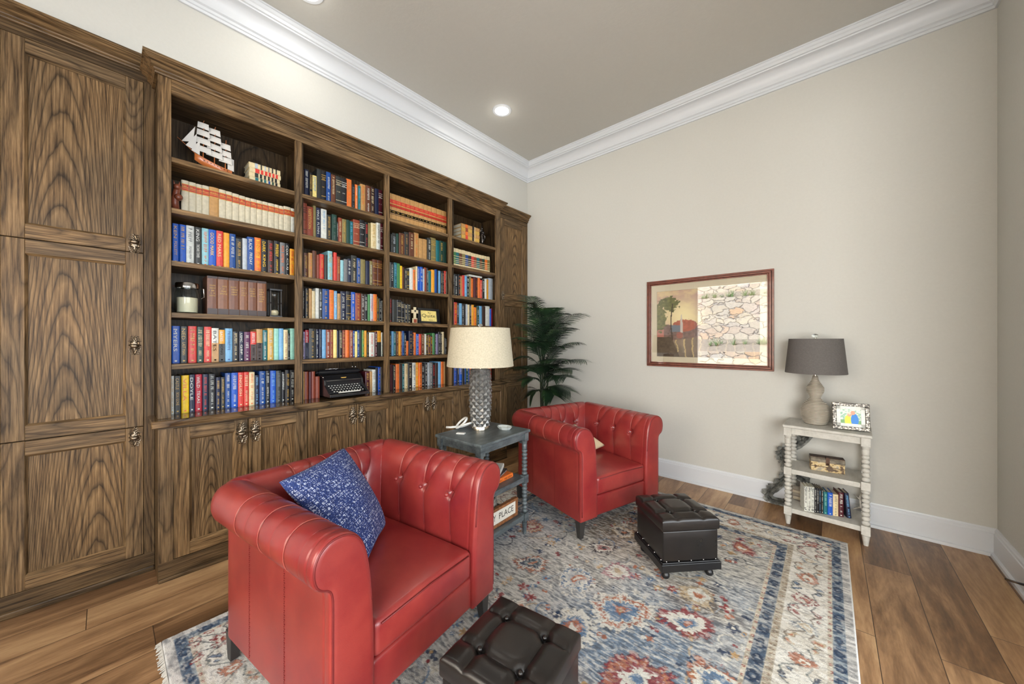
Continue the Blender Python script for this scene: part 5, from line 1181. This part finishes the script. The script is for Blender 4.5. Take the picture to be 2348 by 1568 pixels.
for k, (p0, p1, p2_) in enumerate((((0, -.072, .148), (0, .004, .30), (0, -.008, .18)), ((0, -.05, .130), (0, .012, .25), (0, .006, .12)), ((0, -.02, .11), (0, .03, .215), (0, .028, .10)))):
    P_ = [Vector((c + .004 * k, ys + q[1] * .8, zs + q[2] * .92)) for q in (p0, p1, p2_)]; MB().add(P_, [(0, 1, 2)]).build('jib', SAIL, sh, world=True)
o = MB().box(c - .001, c, ye - .02, ye + .012, zs + .085, zs + .17).build('jib', SAIL, sh, world=True)
for ch_ in sh.children:
    if not ch_.name.startswith('stand'):
        for v_ in ch_.data.vertices: q = v_.co; q.z = .046 + (q.z - .046) * .88 - .20 * q.y
# carved bookend at the left of the cream law reports
RWD = simple('carved_red_wood', (.22, .06, .03, 1), .35, nscale=30, namp=.4); fy = onX(403, 470, -2.79).y; z = ZS[1]
t = thing('figurine', 'carved reddish-brown animal head figurine beside the cream law reports', 'figurine', (-2.79, fy, z))
b = MB(); b.lathe([(.026, .0004), (.027, .012), (.018, .016)], (0, 0, 0), 16); b.tube([(0, 0, .014), (0, -.004, .06), (.004, .0, .10), (.02, .004, .135), (.034, .006, .150)], [.016, .018, .017, .015, .009], 10)
b.sphere((.024, .004, .138), .018, 0, 12, 8); b.tube([(.012, -.006, .15), (.008, -.010, .178)], [.006, .001], 6); b.tube([(.012, .012, .15), (.010, .016, .178)], [.006, .001], 6); b.sphere((.014, .010, .085), .020, 0, 10, 8); b.build('carving', RWD, t, smooth='all')
# candle jar
GL = THIN; WAX = simple('cream_wax', (.72, .66, .48, 1), .5)
jy = (onX(393, 700, -2.79).y + onX(451, 700, -2.79).y) / 2; z = ZS[3]; jr = .056; jy += .014
t = thing('candle_jar', 'glass candle jar with metal clamp lid and cream candle on the fourth shelf', 'candle jar', (-2.80, jy, z))
MB().lathe([(.05, .0004), (jr, .006), (jr, .115), (.050, .135), (.048, .148)], seg=36, cap=False).build('jar', GL, t, smooth='all')
MB().lathe([(.001, .0085), (.046, .0085), (.047, .092), (.044, .094), (.001, .093)], seg=32, cap=False).build('candle', WAX, t, smooth=True)
STL = simple('polished_steel', (.55, .55, .55, 1), .14, 1)
b = MB(); b.lathe([(.050, .148), (.053, .150), (.053, .172), (.050, .178), (.02, .182), (.001, .183)], seg=36, cap=False).tube([(.02, .055, .15), (.02, .07, .15), (.02, .072, .10), (.02, .058, .09)], .002, 6).tube([(.02, -.055, .155), (.02, -.066, .155)], .002, 6); b.build('lid', STL, t, smooth=True)
# hourglass
BLKP = simple('black_plastic', (.012, .012, .014, 1), .25); SAND = simple('pale_sand', (.60, .50, .33, 1), .9); hy_ = (onX(613, 700, -2.80).y + onX(646, 700, -2.80).y) / 2
t = thing('hourglass', 'black framed hourglass with pale sand beside the brown volumes', 'hourglass', (-2.80, hy_, ZS[3])); b = MB()
b.box(-.036, .036, -.036, .036, .0004, .012).box(-.036, .036, -.036, .036, .178, .190)
for s in (-1, 1):
    for q in (-1, 1): b.lathe([(.0035, .012), (.0035, .09), (.005, .095), (.0035, .10), (.0035, .178)], (s * .030, q * .030, 0), 8)
b.build('frame', BLKP, t, bevel=.0015)
MB().lathe([(.001, .0125), (.022, .014), (.026, .035), (.024, .055), (.010, .080), (.003, .094), (.003, .096), (.010, .110), (.024, .135), (.026, .155), (.022, .176), (.001, .1775)], seg=28, cap=False).build('glass_bulbs', GL, t, smooth='all')
MB().lathe([(.001, .0145), (.020, .016), (.0235, .035), (.020, .047), (.001, .052)], seg=24, cap=False).build('sand', SAND, t, smooth='all')
# typewriter
TY0, TY1 = onX(745, 900, -2.76).y, onX(835, 900, -2.76).y; TB = simple('typewriter_enamel', (.013, .013, .015, 1), .28, coat=.5); TK = simple('typewriter_key', (.70, .69, .64, 1), .4); wT = TY1 - TY0
t = thing('typewriter', 'antique black typewriter on the countertop between rust and maroon books', 'typewriter', (-2.80, (TY0 + TY1) / 2, .878)); h = wT / 2
b = MB(); b.prism([(.125, .012), (.125, .030), (.098, .040), (.030, .085), (.022, .118), (-.02, .150), (-.10, .150), (-.13, .11), (-.13, .012)], 1, -h, -h + .014)
b.prism([(.125, .012), (.125, .030), (.098, .040), (.030, .085), (.022, .118), (-.02, .150), (-.10, .150), (-.13, .11), (-.13, .012)], 1, h - .014, h)
b.prism([(.014, .085), (.020, .118), (-.02, .148), (-.10, .148), (-.12, .11), (-.12, .02), (.014, .02)], 1, -h + .014, h - .014); b.box(.095, .125, -h + .014, h - .014, .012, .028).box(-.12, .10, -h + .014, h - .014, .012, .018)
b.build('body', TB, t, bevel=.004)
b = MB()
for r4 in range(4):
    for k in range(11):
        y_ = -h + .030 + (wT - .06) * (k + .25 * r4 % 1) / 11; b.lathe([(.0052, 0), (.0056, .002), (.0046, .0035)], (.032 + .018 * r4, y_, .078 - .0115 * r4), 10)
b.tube([(.108, -h * .55, .040), (.108, h * .55, .040)], .004, 6)
tag(b.build('key', TK, t, smooth=True), kind=None)
b = MB()
for r4 in range(4): b.box(.030 + .018 * r4, .034 + .018 * r4, -h + .02, h - .02, .030, .066 - .0115 * r4)
b.build('key_bed', BLKP, t)
b = MB(); b.tube([(-.05, -h - .012, .168), (-.05, h - .01, .168)], .018, 18); b.tube([(-.05, -h - .03, .168), (-.05, -h - .012, .168)], .010, 12); b.tube([(-.05, h - .01, .168), (-.05, h + .006, .168)], .010, 12); b.build('platen', BLKP, t, smooth=True)
MB().tube([(-.02, -h - .01, .166), (.02, -h - .018, .150), (.05, -h - .014, .140)], .003, 6).tube([(-.03, -h * .8, .190), (-.03, h * .6, .190)], .002, 6).sphere((-.02, h * .55, .200), .006, 0, 8, 6).sphere((-.02, h * .72, .198), .006, 0, 8, 6).sphere((-.02, -h * .3, .188), .004, 0, 8, 6).build('carriage_lever', STL, t, smooth='all')
MB().prism([(-.022, .132), (.022, .132), (.015, .126), (-.015, .126)], 0, .0075, .0115).build('emblem', bmat('gd'), t)
MB().box(.0215, .0235, -h + .018, h - .018, .112, .115).box(.126, .1265, -h, h, .028, .030).build('chrome_strip', STL, t)
for ch_ in t.children:
    for v_ in ch_.data.vertices: v_.co.z *= 1.10; v_.co.x *= 1.05
# wooden cross, framed text plaque
cy_ = onX(880 + 655 / 9.225, 735, -2.775).y; z = ZS[3]; CRM = simple('cream_painted_wood', (.66, .56, .36, 1), .6); t = thing('wooden_cross', 'small cream wooden cross standing in front of the black plaque', 'cross', (-2.775, cy_, z))
MB().box(-.008, .008, -.022, .022, .0004, .046).build('base_block', CRM, t, bevel=.001); MB().box(.008, .0095, -.016, .016, .006, .038).build('brown_inlay', bmat('rb'), t)
MB().box(-.006, .006, -.013, .013, .046, .145).box(-.0055, .0055, -.034, .034, .090, .120).build('cross', CRM, t, bevel=.003); MB().sphere((.007, 0, .110), .009, 0, 8, 6, (.5, 1, 1)).build('dark_heart', BLKP, t)
y0, y1 = onX(959, 735, -2.80).y, onX(1009, 735, -2.80).y; t = thing('framed_plaque', 'black framed cream plaque with script lettering in the third bay', 'plaque', (-2.80, (y0 + y1) / 2, z)); hw = (y1 - y0) / 2; hh = .150
def tilt(mb, a=.13):
    M = Matrix.Rotation(-a, 4, 'Y'); mb.v = [tuple(M @ Vector(p)) for p in mb.v]; return mb
b = MB(); w = hw * .28; b.box(-.012, .006, -hw, hw, .002, .026).box(-.012, .006, -hw, hw, hh - .024, hh).box(-.012, .006, -hw, -hw + w, .026, hh - .024).box(-.012, .006, hw - w, hw, .026, hh - .024); tilt(b).build('frame', BLKP, t, bevel=.003)
tilt(MB().box(-.010, -.002, -hw + w, hw - w, .026, hh - .024)).build('card', bmat('py'), t)
b = MB(); v_, f_, asp = txt('Quite'); letters(b, (-.0012, -hw * .62, .058), (0, 1, 0), (0, 0, 1), hw * 1.22, .038, 0, 'Quite'); letters(b, (-.0012, -.006, .100), (0, 1, 0), (0, 0, 1), .03, .014, 0, 'Pa'); letters(b, (-.0012, 0, .034), (0, 1, 0), (0, 0, 1), .045, .013, 0, 'Now'); tilt(b).build('lettering', BLACKT, t)
# dark statuette in the top right bay
sy = onX(1105, 540, -2.80).y; t = thing('statuette', 'dark and silver figure statuette beside the flat law books, top right bay', 'statuette', (-2.80, sy, ZS[0])); b = MB()
DKM = simple('dark_pewter', (.10, .09, .085, 1), .22, .9)
b.lathe([(.030, .0004), (.032, .008), (.020, .014), (.010, .02)], seg=16); b.tube([(0, 0, .015), (.004, .004, .06), (0, -.004, .11), (.002, .002, .15)], [.010, .014, .018, .012], 10); b.sphere((0, .012, .075), .022, 0, 10, 8, (1, 1.2, .7)).sphere((0, .016, .155), .020, 0, 10, 8, (.8, 1, 1)).sphere((0, 0, .195), .012, 0, 10, 8)
b.tube([(0, 0, .165), (0, .002, .185)], .007, 8); b.tube([(0, .01, .14), (.01, .035, .12), (.012, .03, .085)], [.008, .006, .005], 8); b.tube([(0, -.01, .14), (.012, -.03, .16), (.012, -.012, .215), (.01, -.004, .235)], [.007, .005, .004, .002], 8); b.build('figure', DKM, t, smooth='all')
# white leaflet lying on top of the books, rightmost bay
a = onX(1072, 635, -2.83); b2 = onX(1101, 640, -2.83)
flat_book(-2.80, a.y, b2.y, ZS[2] + .232, ZS[2] + .252, 'wh', '', '', 'white book laid flat across the upright books, third shelf, rightmost bay', None, 3, .12)

# ---------------------------------------------------------------- on the grey side table
GT = .71
def Tm(loc, rz): return Matrix.Translation(Vector(loc)) @ Matrix.Rotation(rz, 4, 'Z')
WHP = simple('white_plastic', (.70, .70, .68, 1), .35)
c0 = onZ(1062, 984, GT)
t = thing('charging_cable', 'looped white strap and cable with a flat tag beside the silver lamp', 'cable', (c0.x, c0.y, GT)); b = MB()
loop = [Vector((.030 * math.cos(a_) - .012, .022 * math.sin(a_), .030 + .024 * math.sin(a_ + .6))) for a_ in [k * 2 * PI / 18 for k in range(18)]]
b.M = Matrix.Scale(1.35, 4); b.tube(loop, .0058, 8, closed=True); b.tube([Vector((.034 * math.cos(a_) + .012, .026 * math.sin(a_) + .004, .022 + .015 * math.cos(a_))) for a_ in [k * 2 * PI / 18 for k in range(18)]], .0045, 8, closed=True); b.tube([(-.02, -.01, .012), (-.055, -.035, .007), (-.075, -.045, .006)], .0055, 8); b.build('strap', WHP, t, smooth='all')
d0 = onZ(1052, 994, GT) - Vector((c0.x, c0.y, GT)); b = MB(); b.M = Tm((d0.x + .012, d0.y - .0, 0), R(28)); b.box(-.022, .034, -.015, .015, .0005, .008); b.build('tag', WHP, t, bevel=.003)
c0 = onZ(1157, 984, GT); t = thing('crystal_dish', 'cut crystal dish on the right of the grey side table top', 'dish', (c0.x, c0.y, GT), R(10)); CRY = simple('crystal', (.80, .86, .84, 1), .12, **{'Transmission Weight': .35, 'IOR': 1.4})
b = MB(); pr = [(.034, .0006), (.050, .020), (.046, .020), (.030, .005), (.001, .004)]; b.lathe(pr, seg=8, sx=1.15, sy=.85, cap=False); b.add([(.034 * 1.15 * math.cos(2 * PI * k / 8), .034 * .85 * math.sin(2 * PI * k / 8), .0006) for k in range(8)], [list(range(8))]); b.build('dish', CRY, t)
MID = .395 + .0004
def et_pt(x, y, z): return Tm((ET[0], ET[1], 0), R(ET[2])) @ Vector((x, y, z))
q = et_pt(.05, .07, 0)
flat_book(0, -.10, .11, MID, MID + .028, 'or', 'br', '', 'orange-brown book lying at the bottom on the middle shelf of the grey table', 'books on the grey side table', 51, .14, None, Tm((q.x + .07, q.y - .02, 0), R(4)))
flat_book(0, -.10, .10, MID + .0285, MID + .046, 'bk', 'wh', '', 'black book on top of the orange one on the grey table shelf', 'books on the grey side table', 52, .13, None, Tm((q.x + .05, q.y - .005, 0), R(22)))
flat_book(0, -.09, .10, MID + .0465, MID + .072, 'wh', '', '', 'white book topmost on the grey table shelf', 'books on the grey side table', 53, .13, None, Tm((q.x + .035, q.y + .01, 0), R(34)))
c0 = onZ(1190, 1185, .145); LOW = .1455
sg = thing('wooden_sign', 'wood framed white sign with thin black capitals on the lower shelf', 'sign', et_pt(.132, -.01, LOW), R(ET[2])); b = MB(); L, H2 = .185, .118
b.box(-.012, .012, -L, L, 0, .018).box(-.012, .012, -L, L, H2 - .018, H2).box(-.012, .012, -L, -L + .018, .018, H2 - .018).box(-.012, .012, L - .018, L, .018, H2 - .018).build('frame', simple('sign_oak', (.24, .095, .035, 1), .5, nscale=40, namp=.4), sg, bevel=.002)
MB().box(-.008, .004, -L + .017, L - .017, .017, H2 - .017).build('board', simple('sign_white', (.70, .67, .58, 1), .6), sg)
b = MB(); letters(b, (.0046, -L + .035, .040), (0, 1, 0), (0, 0, 1), .12, .038, 0, 'HAPPY'); letters(b, (.0046, .0, .040), (0, 1, 0), (0, 0, 1), .145, .038, 0, 'PLACE'); b.build('lettering', BLACKT, sg)
BSK = simple('grey_weave', (.20, .19, .165, 1), .85, nscale=50, namp=.6, bmp=.8); b = MB(); bk = thing('woven_basket', 'grey woven basket behind the wood framed sign', 'basket', et_pt(.02, -.02, LOW))
pr = [(.055, .0005), (.075, .03), (.085, .09), (.080, .15), (.072, .152), (.076, .09), (.066, .03), (.001, .02)]; b.lathe(pr, seg=28, cap=False); b.build('basket_body', BSK, bk, smooth=True); MB().lathe([(.001, .12), (.055, .12), (.07, .135), (.05, .17), (.001, .175)], seg=20, cap=False).build('cloth', simple('grey_cloth', (.34, .33, .29, 1), .9, nscale=30, namp=.5, bmp=.6), bk, smooth='all')

# ---------------------------------------------------------------- on the white side table
BL_, BR_ = onZ(1909, 982, .7058), onZ(1996, 991, .7058)
fx = (BR_ - BL_).normalized(); fn = Vector((fx.y, -fx.x, 0)); L = (BR_ - BL_).length; Hf = .178
t = thing('photo_frame', 'ornate silver photo frame holding a snapshot of two people', 'photo frame', (BL_ + BR_) / 2 + Vector((0, 0, .0015))); ORN, nt, b_ = new('ornate_silver')
vo = nd(nt, 'TexVoronoi', {'Vector': coords(nt), 'Scale': 95}).outputs['Distance']; nt.links.new(ramp(nt, vo, [(.10, (.55, .51, .42, 1)), (.35, (.20, .18, .15, 1)), (.6, (.04, .035, .03, 1))]), b_.inputs['Base Color']); b_.inputs['Metallic'].default_value = .6; b_.inputs['Roughness'].default_value = .35; bump(nt, b_, vo, -1, .004)
an = math.atan2(fx.y, fx.x); MF = Matrix.Rotation(an, 4, 'Z') @ Matrix.Rotation(R(-9), 4, 'X'); b = MB(); b.M = MF; hw = L / 2; w = .022
b.box(-hw, hw, -.006, .010, 0, w).box(-hw, hw, -.006, .010, Hf - w, Hf).box(-hw, -hw + w, -.006, .010, w, Hf - w).box(hw - w, hw, -.006, .010, w, Hf - w).build('frame', ORN, t, bevel=.003)
b = MB(); b.M = MF; v2 = .020; b.box(-hw + w, -hw + w + v2, 0, .008, w, Hf - w).box(hw - w - v2, hw - w, 0, .008, w, Hf - w).box(-hw + w, hw - w, 0, .008, w, w + v2).box(-hw + w, hw - w, 0, .008, Hf - w - v2, Hf - w).build('mat_board', bmat('wh'), t)
b = MB(); b.M = MF; b.add([(-.03, .01, .02), (.03, .01, .02), (.03, .055, .006), (-.03, .055, .006)], [(0, 1, 2, 3)]); b.add([(-.02, .009, Hf * .7), (.02, .009, Hf * .7), (.02, .060, -.008), (-.02, .060, -.008)], [(0, 1, 2, 3)]); b.build('easel_back', BLKP, t)
def snap(u, v):
    n = vnoise(u, v, 12, 12, 61, 2); c = lerp(np.zeros(u.shape + (3,)) + C3(150, 196, 170), C3(230, 236, 226)[None, None], sst(n, .4, .6)); k = v < .25; c[k] = C3(120, 170, 110)
    k = ((u - .38) ** 2 / .03 + (v - .20) ** 2 / .14 < 1); c[k] = C3(236, 224, 60); k = ((u - .70) ** 2 / .035 + (v - .26) ** 2 / .20 < 1); c[k] = C3(30, 130, 220)
    k = ((u - .45) ** 2 + (v - .62) ** 2 * .6 < .012); c[k] = C3(228, 170, 140); k = ((u - .62) ** 2 + (v - .76) ** 2 * .6 < .013); c[k] = C3(224, 160, 132)
    k = ((u - .45) ** 2 + (v - .72) ** 2 < .006); c[k] = C3(226, 214, 190); return c
o = colgrid('snapshot', -hw + w + v2, hw - w - v2, .0045, w + v2, Hf - w - v2, snap, t, attrmat('photo_print', .4), 60, MF)
# distressed box on the middle shelf
A_, B2_ = onZ(1857, 1076, .3925), onZ(1935, 1088, .3925); fx = (B2_ - A_).normalized(); L = (B2_ - A_).length
t = thing('wooden_box', 'distressed yellow and grey wooden box with a dark clasp on the middle shelf', 'box', (A_ + B2_) / 2 + Vector((0, .045, 0)), math.atan2(fx.y, fx.x)); DST, nt, b_ = new('distressed_paint')
n = nd(nt, 'TexNoise', {'Vector': coords(nt), 'Scale': 38, 'Detail': 5}).outputs[0]; nt.links.new(ramp(nt, n, [(.40, (.10, .06, .03, 1)), (.47, (.55, .40, .18, 1)), (.58, (.62, .50, .30, 1)), (.66, (.35, .30, .22, 1))]), b_.inputs['Base Color'])
MB().box(-L / 2, L / 2, -.045, .045, 0, .062).build('box_body', DST, t, bevel=.002); MB().prism([(-.047, .062), (-.047, .082), (-.036, .092), (.036, .092), (.047, .082), (.047, .062)], 0, -L / 2 - .002, L / 2 + .002).build('lid', simple('worn_grey_wood', (.17, .145, .11, 1), .7, nscale=40, namp=.5), t, bevel=.002)
b = MB(); b.box(-L / 2 - .001, L / 2 + .001, -.0465, .0465, .030, .034).box(-L / 2 - .002, L / 2 + .002, -.036, .036, .0915, .094).box(-.010, .010, -.050, -.044, .045, .097).box(-.008, .008, -.04, .0, .093, .099).sphere((0, -.051, .055), .007, 0, 8, 6).build('clasp', simple('rusty_iron', (.07, .035, .02, 1), .5, .5, nscale=60, namp=.5), t)
place(MB().box(-.009, .009, -.002, .002, 0, .030), 'card', WHP, 'small white card standing on the middle shelf by the left leg', 'card', onZ(1829, 1048, .3925) + Vector((.0, 0, 0)))
# books on the low shelf
A_, B2_ = onZ(1844, 1171, .1155), onZ(1953, 1189, .1155); fx = (B2_ - A_).normalized(); an = math.atan2(fx.y, fx.x); tot = (B2_ - A_).length
SPC = [('wh', 'dg', 33, .17, 'white book with black dotted edges'), ('wh', 'dg', 35, .172, 'white book with black dotted edges'), ('wh', 'dg', 33, .172, 'white book with black dotted edges'), ('bk', 'wh', 22, .17, 'slim black'), ('bk', 'wh', 22, .17, 'slim black'), ('bk', 'lb', 22, .168, 'slim black'), ('bk', 'wh', 22, .166, 'slim black'), ('tl', 'mt', 40, .152, 'teal book with pale lettering'), ('bu', 'wh', 50, .152, 'bright blue book with white lettering'), ('cr', 'gy', 52, .145, 'cream book with grey lettering'), ('mn', 'wh', 50, .163, 'maroon book with white lettering'), ('nb', 'lb', 42, .165, 'navy book leaning against the maroon one')]
sm = sum(s[2] for s in SPC) + 30; x = 0
for k, (cov, tx, w_, hh, nm_) in enumerate(SPC):
    if k == 11: x += tot * 30 / sm
    w = tot * w_ / sm; mats = []
    def mi(c):
        m_ = bmat(c)
        if m_ not in mats: mats.append(m_)
        return mats.index(m_)
    mb, pg = MB(), MB(); book_mesh(mb, pg, 0, -w + .0006, 0, 0, hh, cov, tx, '', random.Random(70 + k), None, .10, mi=mi)
    if k < 3:
        rr = random.Random(k)
        for q in range(26): yy = -rr.uniform(.1, .85) * w; zz = rr.choice((rr.uniform(.01, .035), rr.uniform(hh - .035, hh - .004))); mb.box(.0001, .0009, yy - .0013, yy + .0013, zz, zz + .003, mi('bk'))
    T = Tm(A_ + fx * x, an - PI / 2) @ Matrix.Scale(-1, 4, (0, 1, 0)); T = Tm(A_ + fx * x, an - PI / 2) @ Matrix.Translation((0, w, 0))
    if k == 11: T = Tm(A_ + fx * x, an - PI / 2) @ Matrix.Translation((0, w, 0)) @ Matrix.Rotation(R(5), 4, 'X')
    org = T @ Vector((0, -w / 2, 0))
    for q in (mb, pg): q.v = [tuple((T @ Vector(p)) - org) for p in q.v]
    o = mb.build('book', mats); o.location = org; pg.build('page_block', PAGES, o)
    lab = {0: 'leftmost white book with black dotted edges on the low white table shelf', 1: 'middle of the three white books with black dotted edges, low shelf', 2: 'white book with black dotted edges beside the slim black books, low shelf', 3: 'first slim black book beside the white ones, low shelf', 4: 'second slim black book from the white ones, low shelf', 5: 'slim black book with blue lettering on the low shelf', 6: 'slim black book beside the teal book on the low shelf'}.get(k, nm_ + ' on the low shelf of the white table')
    tag(o, lab, 'book', 'books on the low shelf of the white table'); x += w
c0 = onZ(1826, 1150, .1155); t = thing('folded_cloth', 'cream and grey striped rolled cloth beside the white books', 'cloth', c0 + Vector((.03, .06, 0))); b = MB()
for k in range(4): b.tube([(-.05, -.02 + .003 * k, .018 + .022 * k), (.0, -.024, .020 + .022 * k), (.05, -.018, .018 + .022 * k)], .0175 if k % 2 else .0165, 10, k % 2)
b.build('roll', [simple('cream_stripe', (.60, .54, .42, 1), .9), simple('grey_stripe', (.36, .33, .28, 1), .9)], t, smooth='all')
c0 = onZ(1975, 1176, .1155); t = thing('driftwood', 'pale bleached driftwood sprig on the right of the low shelf', 'driftwood', c0); b = MB(); DW = simple('bleached_wood', (.50, .46, .40, 1), .8, nscale=30, namp=.3)
b.tube([(-.03, .04, .010), (.0, .03, .03), (.02, .0, .016), (.035, -.02, .009)], [.006, .008, .007, .004], 8).tube([(0, .03, .03), (-.005, .05, .09), (.008, .07, .13)], [.007, .005, .002], 8).tube([(-.02, .036, .018), (-.04, .02, .009)], [.006, .003], 8).tube([(-.004, .045, .075), (-.035, .06, .10)], [.004, .002], 6); b.build('sprig', DW, t, smooth='all')
# ruffled metal wreath leaning on the wall behind the white table
WRM = simple('galvanised_ruffle', (.21, .215, .20, 1), .6, .15, nscale=40, namp=.6, bmp=.6)
uv = [(1882, 985), (1856, 994), (1838, 1012), (1815, 1024), (1797, 1030), (1792, 1044), (1800, 1060), (1806, 1080), (1788, 1108), (1762, 1128), (1770, 1148), (1800, 1158), (1830, 1150), (1850, 1125), (1845, 1100), (1820, 1086)]
uv_ = [(1882, 985), (1856, 994), (1838, 1012), (1815, 1024), (1797, 1030), (1792, 1044), (1800, 1058), (1812, 1068), (1828, 1080), (1842, 1094), (1836, 1106), (1812, 1104), (1792, 1110), (1776, 1122), (1764, 1130), (1770, 1146), (1790, 1156), (1812, 1158), (1840, 1156), (1870, 1150), (1905, 1140), (1940, 1132), (1966, 1120), (1978, 1095), (1975, 1060), (1960, 1020), (1930, 990)]
pts = []
for k, (u, v_) in enumerate(uv): p = onY(u, v_, 3.535); p.z = max(p.z, .03); pts.append(p)
wr = thing('metal_wreath', 'grey ruffled metal wreath leaning on the wall behind the white table', 'wreath', (pts[9].x, 3.5, .0)); b = MB(); r_ = random.Random(2); n = len(pts)
fine = []
for i in range(n):
    for k in range(6):
        t_ = k / 6; a_, b3, c3, d3 = pts[max(0, i - 1)], pts[i], pts[min(n - 1, i + 1)], pts[min(n - 1, i + 2)]; fine.append(.5 * ((2 * b3) + (c3 - a_) * t_ + (2 * a_ - 5 * b3 + 4 * c3 - d3) * t_ ** 2 + (-a_ + 3 * b3 - 3 * c3 + d3) * t_ ** 3))
for p in fine: p.z = max(p.z, .026)
N = len(fine)
for side in range(5):
    vs = []
    for i, p in enumerate(fine):
        d = (fine[min(N - 1, i + 1)] - fine[max(0, i - 1)]).normalized(); s_ = Vector((d.z, 0, -d.x)); a0 = side * PI / 4 - PI / 2 + .3; dr = s_ * math.sin(a0) * 1 + Vector((0, -1, 0)) * abs(math.cos(a0)) * .9; ph = math.sin(i * 1.9 + side * 1.3)
        vs += [p, p + dr * (.024) + d * .005 * ph, p + dr * (.034 + .007 * ph + r_.uniform(-.003, .003)) + s_ * .006 * ph]
    b.grid(vs, N, 3)
b.build('ruffle', WRM, wr, smooth='all', world=True)
# black metal foot at the right edge of the view
c0 = onZ(2308, 1331, .006); c1 = onZ(2380, 1352, .006); c1.x = min(c1.x, .73); t = thing('floor_stand', 'black metal foot of a floor stand at the right edge', 'stand', c0); d = c1 - c0
d = Vector((d.x, d.y, 0)); d = (onZ(2348, 1341, .006) - c0); far_ = c0 + d * 1.1
e_ = onX(2362, 1345, .70) - c0; MB().tube([(0, 0, .0065), tuple(e_)], .006, 10).sphere((0, 0, .0068), .0066, 0, 10, 8).build('foot', BLKP, t, smooth='all')
